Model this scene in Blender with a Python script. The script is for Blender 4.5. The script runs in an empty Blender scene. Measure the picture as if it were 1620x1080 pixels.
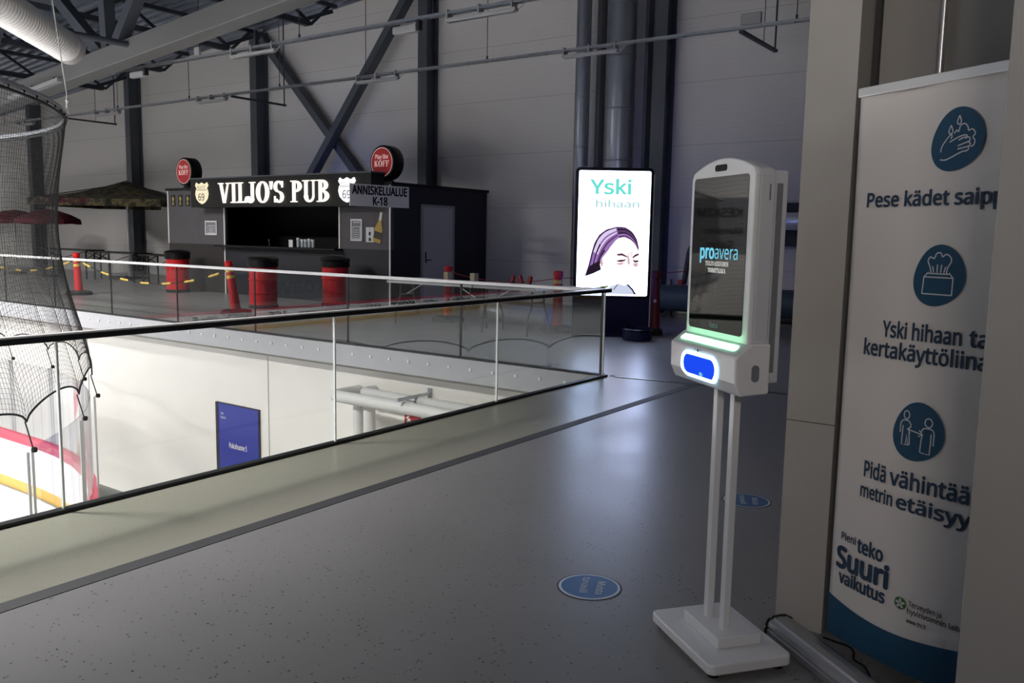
import bpy, bmesh, math, random, os
from math import sin, cos, pi, radians as rad, sqrt, atan2
from mathutils import Vector, Matrix

random.seed(4)
scn = bpy.context.scene
col = scn.collection

# ------------------------------------------------------------------ camera, light, exposure
cam_data = bpy.data.cameras.new('camera')
cam = bpy.data.objects.new('camera', cam_data)
col.objects.link(cam)
cam_data.sensor_width = 36.0
cam_data.lens = 1345.06 / 1620 * 36.0
cam_data.clip_start = 0.05
cam_data.clip_end = 300
_F = Vector((-0.57375679, 0.8097555, -0.12287868)).normalized()
_R = Vector((0.81453481, 0.579842, 0.01778483)).normalized()
_U = Vector((-0.08565159, 0.08988479, 0.99226233)).normalized()
cam.matrix_world = Matrix(((_R.x, _U.x, -_F.x, 0), (_R.y, _U.y, -_F.y, 0), (_R.z, _U.z, -_F.z, 1.6), (0, 0, 0, 1)))
scn.camera = cam

scn.view_settings.view_transform = 'Standard'
scn.view_settings.look = 'None'
scn.view_settings.exposure = 0.0
scn.view_settings.gamma = 1.0
scn.view_settings.use_curve_mapping = False
scn.cycles.transparent_max_bounces = 48
scn.cycles.max_bounces = 10

world = bpy.data.worlds.new('world')
scn.world = world
world.use_nodes = True
world.node_tree.nodes['Background'].inputs[0].default_value = (0.95, 0.95, 1.0, 1)
world.node_tree.nodes['Background'].inputs[1].default_value = 0.035


def area_light(name, loc, target, sx, sy, power, color=(1, 1, 1), spread=180):
    d = bpy.data.lights.new(name, 'AREA')
    d.shape = 'RECTANGLE'
    d.size, d.size_y = sx, sy
    d.energy = power
    d.color = color
    d.spread = rad(spread)
    o = bpy.data.objects.new(name, d)
    col.objects.link(o)
    o.location = loc
    o.rotation_euler = (Vector(target) - Vector(loc)).to_track_quat('-Z', 'Y').to_euler()
    return o


# the flood lamps above the rink (outside the frame to the left)
for ly, e in ((0.0, 600), (-8.0, 820), (-18.0, 900), (-30.0, 900)):
    area_light('rink_flood', (-9.0, ly, 6.3), (-9.0, ly + (1.0 if ly > -1 else 0), 0), 2.4, 0.6, e * 1.95, (1.0, 0.975, 0.945), 98)
    for lx in (-18.0, -28.0):
        area_light('rink_flood', (lx, ly, 6.3), (lx, ly + (2.0 if ly > -1 else 0), 0), 2.4, 0.6, e * 1.3, (1.0, 0.975, 0.945), 140)
for lx in (-19.0, -29.0):
    area_light('rink_flood', (lx, 4.6, 6.3), (lx, 7.0, 0), 2.4, 0.6, 470, (1.0, 0.975, 0.945), 104)
# blue lamp lying on the pub roof behind the fascia sign
area_light('pub_roof_lamp', (-17.6, 14.3, 2.82), (-18.3, 17.2, 3.5), 0.5, 0.2, 5, (0.22, 0.34, 1.0), 120)
# a lamp high over the walkway behind the photographer
area_light('walkway_lamp', (1.5, -4.5, 3.6), (-0.8, 3.5, 2.7), 1.4, 0.8, 18, (1.0, 0.90, 0.81), 60)
area_light('rink_flood', (-33.0, 3.0, 6.3), (-42.0, 6.5, 1.5), 2.4, 0.6, 800, (1.0, 0.975, 0.945), 100)


# ------------------------------------------------------------------ materials
def lin(c):
    def f(v):
        v /= 255.0
        return v / 12.92 if v <= 0.04045 else ((v + 0.055) / 1.055) ** 2.4
    return (f(c[0]), f(c[1]), f(c[2]), 1.0)


def mat(name, rgb, rough=0.5, metal=0.0, spec=0.5, emit=None, strength=0.0, coat=0.0, noise=0.0, scale=8.0):
    m = bpy.data.materials.new(name)
    m.use_nodes = True
    nt = m.node_tree
    b = nt.nodes['Principled BSDF']
    b.inputs['Base Color'].default_value = lin(rgb)
    b.inputs['Roughness'].default_value = rough
    b.inputs['Metallic'].default_value = metal
    b.inputs['Specular IOR Level'].default_value = spec
    b.inputs['Coat Weight'].default_value = coat
    if emit is not None:
        b.inputs['Emission Color'].default_value = lin(emit)
        b.inputs['Emission Strength'].default_value = strength
    if noise > 0:
        tc = nt.nodes.new('ShaderNodeTexCoord')
        n = nt.nodes.new('ShaderNodeTexNoise')
        n.inputs['Scale'].default_value = scale
        n.inputs['Detail'].default_value = 6
        r = nt.nodes.new('ShaderNodeMapRange')
        r.inputs['From Min'].default_value = 0.3
        r.inputs['From Max'].default_value = 0.7
        r.inputs['To Min'].default_value = 1 - noise
        r.inputs['To Max'].default_value = 1 + noise
        mx = nt.nodes.new('ShaderNodeVectorMath')
        mx.operation = 'SCALE'
        mx.inputs[0].default_value = lin(rgb)[:3]
        nt.links.new(tc.outputs['Object'], n.inputs['Vector'])
        nt.links.new(n.outputs['Fac'], r.inputs['Value'])
        nt.links.new(r.outputs['Result'], mx.inputs['Scale'])
        nt.links.new(mx.outputs['Vector'], b.inputs['Base Color'])
    return m


def emissive(name, rgb, strength):
    m = bpy.data.materials.new(name)
    m.use_nodes = True
    nt = m.node_tree
    nt.nodes.remove(nt.nodes['Principled BSDF'])
    e = nt.nodes.new('ShaderNodeEmission')
    e.inputs[0].default_value = lin(rgb)
    e.inputs[1].default_value = strength
    nt.links.new(e.outputs[0], nt.nodes['Material Output'].inputs['Surface'])
    return m


def pane_glass(name, tint=(0.90, 0.95, 0.93), gloss=1.0, rough=0.0):
    """architectural glass: clear transmission plus Fresnel reflection on both faces"""
    m = bpy.data.materials.new(name)
    m.use_nodes = True
    nt = m.node_tree
    nt.nodes.remove(nt.nodes['Principled BSDF'])
    tr = nt.nodes.new('ShaderNodeBsdfTransparent')
    tr.inputs[0].default_value = (*tint, 1)
    gl = nt.nodes.new('ShaderNodeBsdfGlossy')
    gl.inputs['Color'].default_value = (gloss, gloss, gloss, 1)
    gl.inputs['Roughness'].default_value = rough
    geo = nt.nodes.new('ShaderNodeNewGeometry')
    mr = nt.nodes.new('ShaderNodeMapRange')
    mr.inputs['To Min'].default_value = 1.5
    mr.inputs['To Max'].default_value = 1 / 1.5
    fr = nt.nodes.new('ShaderNodeFresnel')
    mx = nt.nodes.new('ShaderNodeMixShader')
    nt.links.new(geo.outputs['Backfacing'], mr.inputs['Value'])
    nt.links.new(mr.outputs['Result'], fr.inputs['IOR'])
    nt.links.new(fr.outputs[0], mx.inputs['Fac'])
    nt.links.new(tr.outputs[0], mx.inputs[1])
    nt.links.new(gl.outputs[0], mx.inputs[2])
    nt.links.new(mx.outputs[0], nt.nodes['Material Output'].inputs['Surface'])
    return m


def math_node(nt, op, a, b=None, c=None):
    n = nt.nodes.new('ShaderNodeMath')
    n.operation = op
    for i, v in enumerate((a, b, c)):
        if v is None:
            continue
        if isinstance(v, (int, float)):
            n.inputs[i].default_value = v
        else:
            nt.links.new(v, n.inputs[i])
    return n.outputs[0]


def mix_rgb(nt, fac, a, b):
    n = nt.nodes.new('ShaderNodeMix')
    n.data_type = 'RGBA'
    for s, v in ((0, fac), (6, a), (7, b)):
        if isinstance(v, (int, float)):
            n.inputs[s].default_value = v
        elif isinstance(v, tuple):
            n.inputs[s].default_value = v
        else:
            nt.links.new(v, n.inputs[s])
    return n.outputs[2]


def floor_material():
    """grey epoxy floor with dark chips; the band along the glass is a greener grey"""
    m = bpy.data.materials.new('epoxy_floor')
    m.use_nodes = True
    nt = m.node_tree
    b = nt.nodes['Principled BSDF']
    tc = nt.nodes.new('ShaderNodeTexCoord')
    sep = nt.nodes.new('ShaderNodeSeparateXYZ')
    nt.links.new(tc.outputs['Object'], sep.inputs[0])
    band = math_node(nt, 'LESS_THAN', sep.outputs['X'], -3.726)
    band2 = math_node(nt, 'LESS_THAN', sep.outputs['Y'], 8.72)
    band = math_node(nt, 'MULTIPLY', band, band2)
    n1 = nt.nodes.new('ShaderNodeTexNoise')
    n1.inputs['Scale'].default_value = 1.3
    n1.inputs['Detail'].default_value = 8
    nt.links.new(tc.outputs['Object'], n1.inputs['Vector'])
    base = mix_rgb(nt, n1.outputs['Fac'], lin((120, 119, 120)), lin((136, 135, 135)))
    base2 = mix_rgb(nt, n1.outputs['Fac'], lin((136, 135, 123)), lin((152, 150, 138)))
    c = mix_rgb(nt, band, base, base2)
    v = nt.nodes.new('ShaderNodeTexVoronoi')
    v.inputs['Scale'].default_value = 34
    nt.links.new(tc.outputs['Object'], v.inputs['Vector'])
    n2 = nt.nodes.new('ShaderNodeTexNoise')
    n2.inputs['Scale'].default_value = 9
    nt.links.new(tc.outputs['Object'], n2.inputs['Vector'])
    thr = math_node(nt, 'MULTIPLY', n2.outputs['Fac'], 0.30)
    chip = math_node(nt, 'LESS_THAN', v.outputs['Distance'], thr)
    sepc = nt.nodes.new('ShaderNodeSeparateColor')
    nt.links.new(v.outputs['Color'], sepc.inputs[0])
    some = math_node(nt, 'GREATER_THAN', sepc.outputs[0], 0.40)
    chip = math_node(nt, 'MULTIPLY', chip, some)
    chip = math_node(nt, 'MULTIPLY', chip, math_node(nt, 'MULTIPLY_ADD', band, -0.65, 1.0))
    c = mix_rgb(nt, chip, c, lin((48, 46, 46)))
    nt.links.new(c, b.inputs['Base Color'])
    rr = math_node(nt, 'MULTIPLY_ADD', n1.outputs['Fac'], 0.16, 0.24)
    nt.links.new(rr, b.inputs['Roughness'])
    b.inputs['Specular IOR Level'].default_value = 0.55
    return m


def panel_wall_material(name, rgb, step=1.3, off=0.98, fine=0.1):
    """metal sandwich panels: joints at a panel pitch and shallow ribs"""
    m = bpy.data.materials.new(name)
    m.use_nodes = True
    nt = m.node_tree
    b = nt.nodes['Principled BSDF']
    tc = nt.nodes.new('ShaderNodeTexCoord')
    sep = nt.nodes.new('ShaderNodeSeparateXYZ')
    nt.links.new(tc.outputs['Object'], sep.inputs[0])
    z = math_node(nt, 'SUBTRACT', sep.outputs['Z'], off)
    f1 = math_node(nt, 'FRACT', math_node(nt, 'DIVIDE', z, step))
    j1 = math_node(nt, 'LESS_THAN', f1, 0.013)
    f2 = math_node(nt, 'FRACT', math_node(nt, 'DIVIDE', z, fine))
    j2 = math_node(nt, 'LESS_THAN', f2, 0.12)
    n = nt.nodes.new('ShaderNodeTexNoise')
    n.inputs['Scale'].default_value = 0.7
    n.inputs['Detail'].default_value = 5
    nt.links.new(tc.outputs['Object'], n.inputs['Vector'])
    a = tuple(v * 0.96 for v in lin(rgb)[:3]) + (1,)
    c = mix_rgb(nt, n.outputs['Fac'], a, lin(rgb))
    dark = tuple(v * 0.87 for v in lin(rgb)[:3]) + (1,)
    dark2 = tuple(v * 0.72 for v in lin(rgb)[:3]) + (1,)
    c = mix_rgb(nt, math_node(nt, 'MULTIPLY', j2, 0.45), c, dark)
    c = mix_rgb(nt, j1, c, dark2)
    nt.links.new(c, b.inputs['Base Color'])
    b.inputs['Roughness'].default_value = 0.55
    b.inputs['Specular IOR Level'].default_value = 0.3
    return m


def stripes_material(name, c1, c2, axis, pitch, duty, rough=0.6):
    m = bpy.data.materials.new(name)
    m.use_nodes = True
    nt = m.node_tree
    b = nt.nodes['Principled BSDF']
    tc = nt.nodes.new('ShaderNodeTexCoord')
    sep = nt.nodes.new('ShaderNodeSeparateXYZ')
    nt.links.new(tc.outputs['Object'], sep.inputs[0])
    f = math_node(nt, 'FRACT', math_node(nt, 'DIVIDE', sep.outputs[axis], pitch))
    k = math_node(nt, 'LESS_THAN', f, duty)
    c = mix_rgb(nt, k, lin(c1), lin(c2))
    nt.links.new(c, b.inputs['Base Color'])
    b.inputs['Roughness'].default_value = rough
    return m


def camo_material():
    m = bpy.data.materials.new('camouflage_canvas')
    m.use_nodes = True
    nt = m.node_tree
    b = nt.nodes['Principled BSDF']
    tc = nt.nodes.new('ShaderNodeTexCoord')
    n = nt.nodes.new('ShaderNodeTexNoise')
    n.inputs['Scale'].default_value = 3.2
    n.inputs['Detail'].default_value = 3
    nt.links.new(tc.outputs['Object'], n.inputs['Vector'])
    r = nt.nodes.new('ShaderNodeValToRGB')
    r.color_ramp.interpolation = 'CONSTANT'
    e = r.color_ramp.elements
    e[0].color = lin((26, 25, 19))
    e[1].position = 0.44
    e[1].color = lin((58, 55, 38))
    k = e.new(0.52)
    k.color = lin((92, 82, 54))
    k = e.new(0.6)
    k.color = lin((40, 40, 28))
    nt.links.new(n.outputs['Fac'], r.inputs[0])
    nt.links.new(r.outputs[0], b.inputs['Base Color'])
    b.inputs['Roughness'].default_value = 0.9
    return m


M = dict(
    floor=floor_material(),
    strip=mat('floor_joint', (64, 65, 68), 0.6),
    low_floor=mat('rubber_floor', (92, 92, 90), 0.8, noise=0.1, scale=20),
    wall=panel_wall_material('wall_panels', (206, 203, 200)),
    low_wall=mat('lower_wall_paint', (232, 229, 223), 0.7, noise=0.02, scale=2),
    fascia=mat('slab_edge_steel', (176, 177, 180), 0.5, noise=0.03),
    bolt=mat('bolt_zinc', (222, 222, 224), 0.4),
    steel=mat('column_paint', (72, 77, 85), 0.5),
    steel_dark=mat('truss_paint', (48, 53, 62), 0.55),
    beam=mat('main_chord_paint', (108, 108, 107), 0.5),
    deck=mat('roof_deck', (112, 120, 134), 0.3, 0.6),
    galv=mat('galvanised', (176, 180, 186), 0.32, 0.9, noise=0.08, scale=6),
    foil=mat('silver_foil', (226, 229, 230), 0.3, 0.35),
    duct=mat('spiral_duct', (164, 170, 182), 0.34, 0.85, noise=0.06, scale=3),
    flex=mat('foil_duct', (214, 212, 208), 0.42, 0.25, noise=0.05, scale=12),
    glass=pane_glass('railing_glass', (0.945, 0.96, 0.952)),
    plexi=pane_glass('rink_shield', (0.93, 0.93, 0.945), 0.8),
    seal=mat('pane_gap_seal', (24, 26, 28), 0.5),
    edge=mat('lit_pane_edge', (238, 240, 240), 0.3),  # white stands in for light caught in the near pane edges
    rail_dark=mat('handrail_dark', (42, 42, 46), 0.35, 0.3),
    alu=mat('brushed_aluminium', (206, 207, 208), 0.3, 0.85),
    cassette=mat('cassette_aluminium', (176, 177, 180), 0.27, 0.7),
    alu_bright=mat('bright_rail', (226, 226, 226), 0.35, 0.2),
    white_paint=mat('white_cladding', (176, 173, 168), 0.5, noise=0.02, scale=3),
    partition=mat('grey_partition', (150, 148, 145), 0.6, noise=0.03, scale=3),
    dark_gap=mat('dark_trim', (40, 40, 42), 0.6),
    kiosk=mat('glossy_white_shell', (226, 227, 230), 0.22, 0, 0.5, coat=0.4),
    kiosk_side=mat('satin_white_shell', (196, 199, 204), 0.42),
    kiosk_groove=mat('shell_groove', (120, 123, 130), 0.5),
    screen_black=mat('black_screen_glass', (8, 9, 12), 0.03, 0, 0.5),
    black=mat('black_plastic', (8, 8, 9), 0.45, 0, 0.3),
    black_matte=mat('matte_black', (16, 16, 18), 0.8),
    ice=mat('ice', (240, 242, 246), 0.16, 0, 0.5),
    board=mat('rink_board_white', (238, 237, 240), 0.3),
    board_red=mat('board_cap_red', (196, 64, 88), 0.4),
    board_yellow=mat('kick_strip_yellow', (238, 190, 60), 0.4),
    net=mat('net_black', (12, 12, 13), 0.8),
    rope_white=mat('white_rope', (224, 222, 216), 0.7),
    blue_door=mat('door_blue', (34, 48, 150), 0.35),
    white=mat('white_print', (236, 236, 234), 0.5),
    pipe_white=mat('insulated_pipe', (206, 205, 203), 0.55),
    red=mat('red_plastic', (196, 18, 28), 0.4),
    maroon=mat('maroon_plastic', (104, 18, 36), 0.5),
    red_dark=mat('red_signal', (150, 24, 34), 0.5),
    red_cloth=mat('red_parasol_cloth', (84, 10, 28), 0.8),
    camo=camo_material(),
    yellow=mat('yellow_tape', (226, 190, 84), 0.6),
    rubber=mat('rubber_base', (30, 30, 32), 0.8),
    pub_grey=mat('pub_board_grey', (82, 79, 83), 0.75, noise=0.06, scale=5),
    pub_dark=mat('pub_blue_black', (26, 29, 38), 0.6),
    pub_wood=stripes_material('pub_dark_planks', (40, 36, 34), (20, 18, 17), 'X', 0.12, 0.07, 0.6),
    pub_side_planks=stripes_material('pub_side_planks', (22, 24, 32), (12, 13, 18), 'Y', 0.12, 0.08, 0.6),
    door_grey=mat('door_grey', (186, 185, 182), 0.55),
    sign_grey=mat('sign_plate', (226, 224, 218), 0.5),
    ink=mat('black_ink', (14, 14, 16), 0.6),
    koff_red=mat('disc_red', (172, 24, 32), 0.5, emit=(172, 24, 32), strength=0.08),
    koff_text=mat('disc_letter', (236, 206, 200), 0.5, emit=(236, 200, 196), strength=0.3),
    letter=emissive('lit_letters', (255, 244, 226), 1.7),
    shield=emissive('lit_shield_white', (255, 240, 205), 1.0),
    shield_hot=emissive('lit_shield_bright', (250, 250, 255), 1.6),
    led_white=emissive('screen_white', (196, 212, 255), 8.0),
    back_glow=emissive('added_back_glow', (70, 104, 255), 2.2),
    led_cyan=emissive('screen_cyan', (110, 226, 214), 1.0),
    led_pale=emissive('screen_pale', (186, 226, 226), 0.95),
    led_pink=emissive('screen_pink', (232, 214, 216), 1.0),
    led_skin=emissive('screen_skin', (255, 240, 246), 1.25),
    led_skin2=emissive('screen_skin_shade', (226, 184, 190), 0.9),
    led_hair=emissive('screen_hair', (96, 62, 104), 0.8),
    led_hair2=emissive('screen_hair_light', (160, 120, 190), 0.9),
    led_hair4=emissive('screen_hair_pale', (226, 214, 244), 1.0),
    led_hair3=emissive('screen_hair_dark', (46, 34, 52), 0.7),
    led_line=emissive('screen_line', (84, 44, 60), 0.8),
    led_grey=emissive('screen_sleeve', (206, 214, 236), 1.0),
    led_olive=emissive('screen_olive', (96, 100, 40), 0.7),
    totem=mat('totem_body', (8, 14, 64), 0.5, 0, 0.25),
    totem_frame=mat('totem_frame', (14, 18, 34), 0.25, 0.3),
    green_led=emissive('green_light_bar', (140, 255, 180), 16.0),
    blue_led=emissive('blue_ring', (170, 226, 255), 5.0),
    blue_well=emissive('blue_well', (30, 78, 250), 0.95),
    logo_cyan=emissive('logo_cyan', (120, 206, 232), 1.0),
    logo_white=emissive('logo_white', (226, 226, 220), 0.9),
    logo_dim=emissive('logo_dim', (120, 160, 150), 0.5),
    cloth=mat('banner_cloth', (222, 216, 211), 0.8),
    navy=mat('banner_teal', (26, 74, 104), 0.7),
    navy_text=mat('banner_text_blue', (38, 62, 88), 0.7),
    leaf=mat('banner_green', (64, 110, 56), 0.7),
    sticker=mat('sticker_blue', (38, 92, 150), 0.4),
    sticker_dark=mat('sticker_rim', (26, 40, 62), 0.5),
    sticker_print=mat('sticker_print', (206, 214, 222), 0.5),
    table_white=mat('table_top_white', (214, 214, 214), 0.45),
    tube_green=mat('dark_tube', (58, 74, 84), 0.6),
    box_tan=mat('cardboard', (186, 172, 146), 0.8),
    bottle=mat('bottle_print_gold', (176, 150, 66), 0.5),
    bottle_dark=mat('bottle_print_dark', (50, 40, 30), 0.5),
    paper=mat('paper', (208, 208, 210), 0.7),
    paper_grey=mat('paper_grey', (120, 120, 124), 0.7),
    cup=mat('clear_cup', (206, 210, 214), 0.25),
    fixture=mat('fixture_white', (150, 151, 152), 0.45),
)


# ------------------------------------------------------------------ mesh helpers
class MB:
    def __init__(self):
        self.v, self.f, self.mi = [], [], []
        self.m = 0

    def add(self, vs, fs):
        o = len(self.v)
        self.v += [Vector(p) for p in vs]
        self.f += [tuple(o + i for i in f) for f in fs]
        self.mi += [self.m] * len(fs)
        return self

    def box(self, x0, x1, y0, y1, z0, z1):
        vs = [(x, y, z) for x in (x0, x1) for y in (y0, y1) for z in (z0, z1)]
        return self.add(vs, [(0, 1, 3, 2), (4, 6, 7, 5), (0, 4, 5, 1), (2, 3, 7, 6), (0, 2, 6, 4), (1, 5, 7, 3)])

    def bar(self, a, b, w, h, up=(0, 0, 1)):
        """box of section w x h from a to b"""
        a, b = Vector(a), Vector(b)
        d = (b - a).normalized()
        up = Vector(up)
        if abs(d.dot(up)) > 0.99:
            up = Vector((0, 1, 0))
        s = d.cross(up).normalized()
        t = s.cross(d)
        vs = []
        for p in (a, b):
            for i, j in ((-1, -1), (1, -1), (1, 1), (-1, 1)):
                vs.append(p + s * (i * w / 2) + t * (j * h / 2))
        return self.add(vs, [(3, 2, 1, 0), (4, 5, 6, 7), (0, 1, 5, 4), (1, 2, 6, 5), (2, 3, 7, 6), (3, 0, 4, 7)])

    def tube(self, pts, r, n=10, closed=False, caps=True):
        pts = [Vector(p) for p in pts]
        N = len(pts)
        rs = r if isinstance(r, (list, tuple)) else [r] * N
        rings = []
        prev = None
        for i, p in enumerate(pts):
            if closed:
                d = (pts[(i + 1) % N] - pts[i - 1])
            else:
                d = pts[min(i + 1, N - 1)] - pts[max(i - 1, 0)]
            d.normalize()
            if prev is None:
                u = Vector((0, 0, 1)) if abs(d.z) < 0.95 else Vector((1, 0, 0))
                u = (u - d * u.dot(d)).normalized()
            else:
                u = (prev - d * prev.dot(d)).normalized()
            prev = u
            w = d.cross(u)
            rings.append([p + (u * cos(2 * pi * k / n) + w * sin(2 * pi * k / n)) * rs[i] for k in range(n)])
        vs = [q for rg in rings for q in rg]
        fs = []
        for i in range(N if closed else N - 1):
            j = (i + 1) % N
            for k in range(n):
                l = (k + 1) % n
                fs.append((i * n + k, i * n + l, j * n + l, j * n + k))
        if caps and not closed:
            fs.append(tuple(range(n - 1, -1, -1)))
            fs.append(tuple((N - 1) * n + k for k in range(n)))
        return self.add(vs, fs)

    def lathe(self, prof, n=24, c=(0, 0, 0), a0=0.0):
        """profile [(r, z)] about +Z"""
        c = Vector(c)
        vs, fs = [], []
        for r, z in prof:
            for k in range(n):
                a = a0 + 2 * pi * k / n
                vs.append(c + Vector((r * cos(a), r * sin(a), z)))
        for i in range(len(prof) - 1):
            for k in range(n):
                l = (k + 1) % n
                fs.append((i * n + k, i * n + l, (i + 1) * n + l, (i + 1) * n + k))
        fs.append(tuple(range(n - 1, -1, -1)))
        fs.append(tuple((len(prof) - 1) * n + k for k in range(n)))
        return self.add(vs, fs)

    def prism(self, poly, place, h):
        """polygon [(x, y)] (counter-clockwise) extruded by h; place(x, y, z) -> 3-D"""
        n = len(poly)
        vs = [place(x, y, 0) for x, y in poly] + [place(x, y, h) for x, y in poly]
        fs = [tuple(range(n - 1, -1, -1)), tuple(range(n, 2 * n))]
        for k in range(n):
            l = (k + 1) % n
            fs.append((k, l, n + l, n + k))
        return self.add(vs, fs)

    def shift(self, d):
        d = Vector(d)
        self.v = [p - d for p in self.v]
        return self

    def obj(self, name, mats, parent=None, smooth=False, bevel=0.0, at=None, tri=False):
        if at is not None:
            self.shift(at)
        me = bpy.data.meshes.new(name)
        me.from_pydata([tuple(p) for p in self.v], [], self.f)
        ms = mats if isinstance(mats, (list, tuple)) else [mats]
        for m_ in ms:
            me.materials.append(m_)
        if len(ms) > 1:
            me.polygons.foreach_set('material_index', self.mi)
        bm = bmesh.new()
        bm.from_mesh(me)
        if tri:
            bmesh.ops.triangulate(bm, faces=bm.faces[:])
        else:
            bmesh.ops.recalc_face_normals(bm, faces=bm.faces[:])
        bm.to_mesh(me)
        bm.free()
        if smooth:
            me.polygons.foreach_set('use_smooth', [True] * len(me.polygons))
            me.set_sharp_from_angle(angle=rad(38))
        me.update()
        o = bpy.data.objects.new(name, me)
        col.objects.link(o)
        if at is not None and parent is None:
            o.location = at
        if parent is not None:
            o.parent = parent
        if bevel > 0:
            b = o.modifiers.new('bevel', 'BEVEL')
            b.width = bevel
            b.segments = 2
            b.limit_method = 'ANGLE'
        return o


def tag(o, label=None, cat=None, group=None, kind=None):
    if label:
        o['label'] = label
    if cat:
        o['category'] = cat
    if group:
        o['group'] = group
    if kind:
        o['kind'] = kind
    return o


def thing(name, loc, label, cat, group=None, rz=0.0):
    o = bpy.data.objects.new(name, None)
    col.objects.link(o)
    o.empty_display_size = 0.1
    o.location = loc
    o.rotation_euler = (0, 0, rz)
    return tag(o, label, cat, group)


def struct(o):
    o['kind'] = 'structure'
    return o


def copy_thing(root, loc, rz=None, label=None, group=None):
    r = root.copy()
    col.objects.link(r)
    r.location = loc
    if rz is not None:
        r.rotation_euler = (0, 0, rz)
    if label:
        r['label'] = label
    if group:
        r['group'] = group
    for ch in list(root.children):
        c = ch.copy()
        col.objects.link(c)
        c.parent = r
        for g in list(ch.children):
            d = g.copy()
            col.objects.link(d)
            d.parent = c
    return r


def rounded_rect(x0, x1, y0, y1, r, n=6):
    pts = []
    for cx, cy, a in ((x1 - r, y0 + r, -90), (x1 - r, y1 - r, 0), (x0 + r, y1 - r, 90), (x0 + r, y0 + r, 180)):
        for k in range(n + 1):
            t = rad(a + 90 * k / n)
            pts.append((cx + r * cos(t), cy + r * sin(t)))
    return pts


def circle_pts(cx, cy, rx, ry=None, n=40):
    ry = ry or rx
    return [(cx + rx * cos(2 * pi * k / n), cy + ry * sin(2 * pi * k / n)) for k in range(n)]


def frame_place(o, r, u):
    """place function: local x along r, y along u, z along r x u"""
    o, r, u = Vector(o), Vector(r).normalized(), Vector(u).normalized()
    n = r.cross(u)
    return lambda x, y, z=0.0: o + r * x + u * y + n * z


def smooth_line(P, n=5):
    """Catmull-Rom through P"""
    out = []
    for i in range(len(P) - 1):
        p0, p1, p2, p3 = P[max(i - 1, 0)], P[i], P[i + 1], P[min(i + 2, len(P) - 1)]
        for k in range(n):
            u = k / n
            q = []
            for c in (0, 1):
                q.append(.5 * ((2 * p1[c]) + (-p0[c] + p2[c]) * u + (2 * p0[c] - 5 * p1[c] + 4 * p2[c] - p3[c]) * u * u + (-p0[c] + 3 * p1[c] - 3 * p2[c] + p3[c]) * u ** 3))
            out.append(tuple(q))
    out.append(P[-1])
    return out


# ------------------------------------------------------------------ lettering
_text_cache = {}
UI_FONT = None
try:
    UI_FONT = bpy.data.fonts.load(os.path.join(bpy.utils.system_resource('DATAFILES'), 'fonts', 'NotoSansHebrew-Regular.woff2'))
except Exception:
    UI_FONT = None


_cap = []


def cap_height():
    if not _cap:
        c = bpy.data.curves.new('t', 'FONT')
        c.body = 'H'
        if UI_FONT:
            c.font = UI_FONT
        o = bpy.data.objects.new('t', c)
        col.objects.link(o)
        me = bpy.data.meshes.new_from_object(o.evaluated_get(bpy.context.evaluated_depsgraph_get()))
        _cap.append(max(v.co.y for v in me.vertices))
        bpy.data.objects.remove(o)
        bpy.data.curves.remove(c)
        bpy.data.meshes.remove(me)
    return _cap[0]


def text_polys(s, bold=0.0, depth=1):
    """triangles of a line of text, normalised to cap height 1, starting at x = 0"""
    key = (s, bold)
    if key in _text_cache:
        return _text_cache[key]
    c = bpy.data.curves.new('t', 'FONT')
    c.body = s
    if UI_FONT:
        c.font = UI_FONT
    c.size = 1.0
    c.resolution_u = 4
    o = bpy.data.objects.new('t', c)
    col.objects.link(o)
    dg = bpy.context.evaluated_depsgraph_get()
    me = bpy.data.meshes.new_from_object(o.evaluated_get(dg))
    vs = [(v.co.x, v.co.y) for v in me.vertices]
    fs = [tuple(p.vertices) for p in me.polygons]
    bpy.data.objects.remove(o)
    bpy.data.curves.remove(c)
    bpy.data.meshes.remove(me)
    x0 = min((v[0] for v in vs), default=0)
    vs = [((x - x0) / cap_height(), y / cap_height(), 0.0) for x, y in vs]
    if bold > 0:                                   # heavier weight: the outline swept by a small circle
        b = bold * 1.6
        v0, f0, n = vs, fs, len(vs)
        vs, fs = [], []
        for k in range(9):
            dx, dy = (0, 0) if k == 8 else (b * cos(pi * k / 4), .8 * b * sin(pi * k / 4))
            vs += [(x + dx, y + dy, .00006 * k) for x, y, _ in v0]
            fs += [tuple(k * n + q for q in f) for f in f0]
    _text_cache[key] = (vs, fs)
    return vs, fs


def put_text(mb, s, place, x, y, h, width=None, bold=0.0, z=0.002, align='left', xscale=1.0, slant=0.0):
    """flat text: cap height h, baseline start (x, y); width squeezes it to fit"""
    vs, fs = text_polys(s, bold)
    w = max(v[0] for v in vs)
    sx = (width / w) if width else h * xscale
    if align == 'center':
        x -= sx * w / 2
    mb.add([place(x + sx * vx + slant * h * vy, y + h * vy, z + vz) for vx, vy, vz in vs], fs)
    return sx * w


T_, t_, s_ = 0.148, 0.06, 0.045


def _L(x0, y0, x1, y1, w):
    return [(x0 - w / 2, y0), (x0 + w / 2, y0), (x1 + w / 2, y1), (x1 - w / 2, y1)]


def _H(x0, x1, y, h=s_):
    return [(x0, y), (x1, y), (x1, y + h), (x0, y + h)]


def _arc(cx, cy, ro, rso, ri, rsi, a0, a1, n=14):
    out = []
    for k in range(n):
        b0, b1 = rad(a0 + (a1 - a0) * k / n), rad(a0 + (a1 - a0) * (k + 1) / n)
        out.append([(cx + ri * cos(b0), cy + rsi * sin(b0)), (cx + ro * cos(b0), cy + rso * sin(b0)),
                    (cx + ro * cos(b1), cy + rso * sin(b1)), (cx + ri * cos(b1), cy + rsi * sin(b1))])
    return out


def _serif(x, w, y):
    return _H(x - w / 2, x + w / 2, y)


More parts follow.
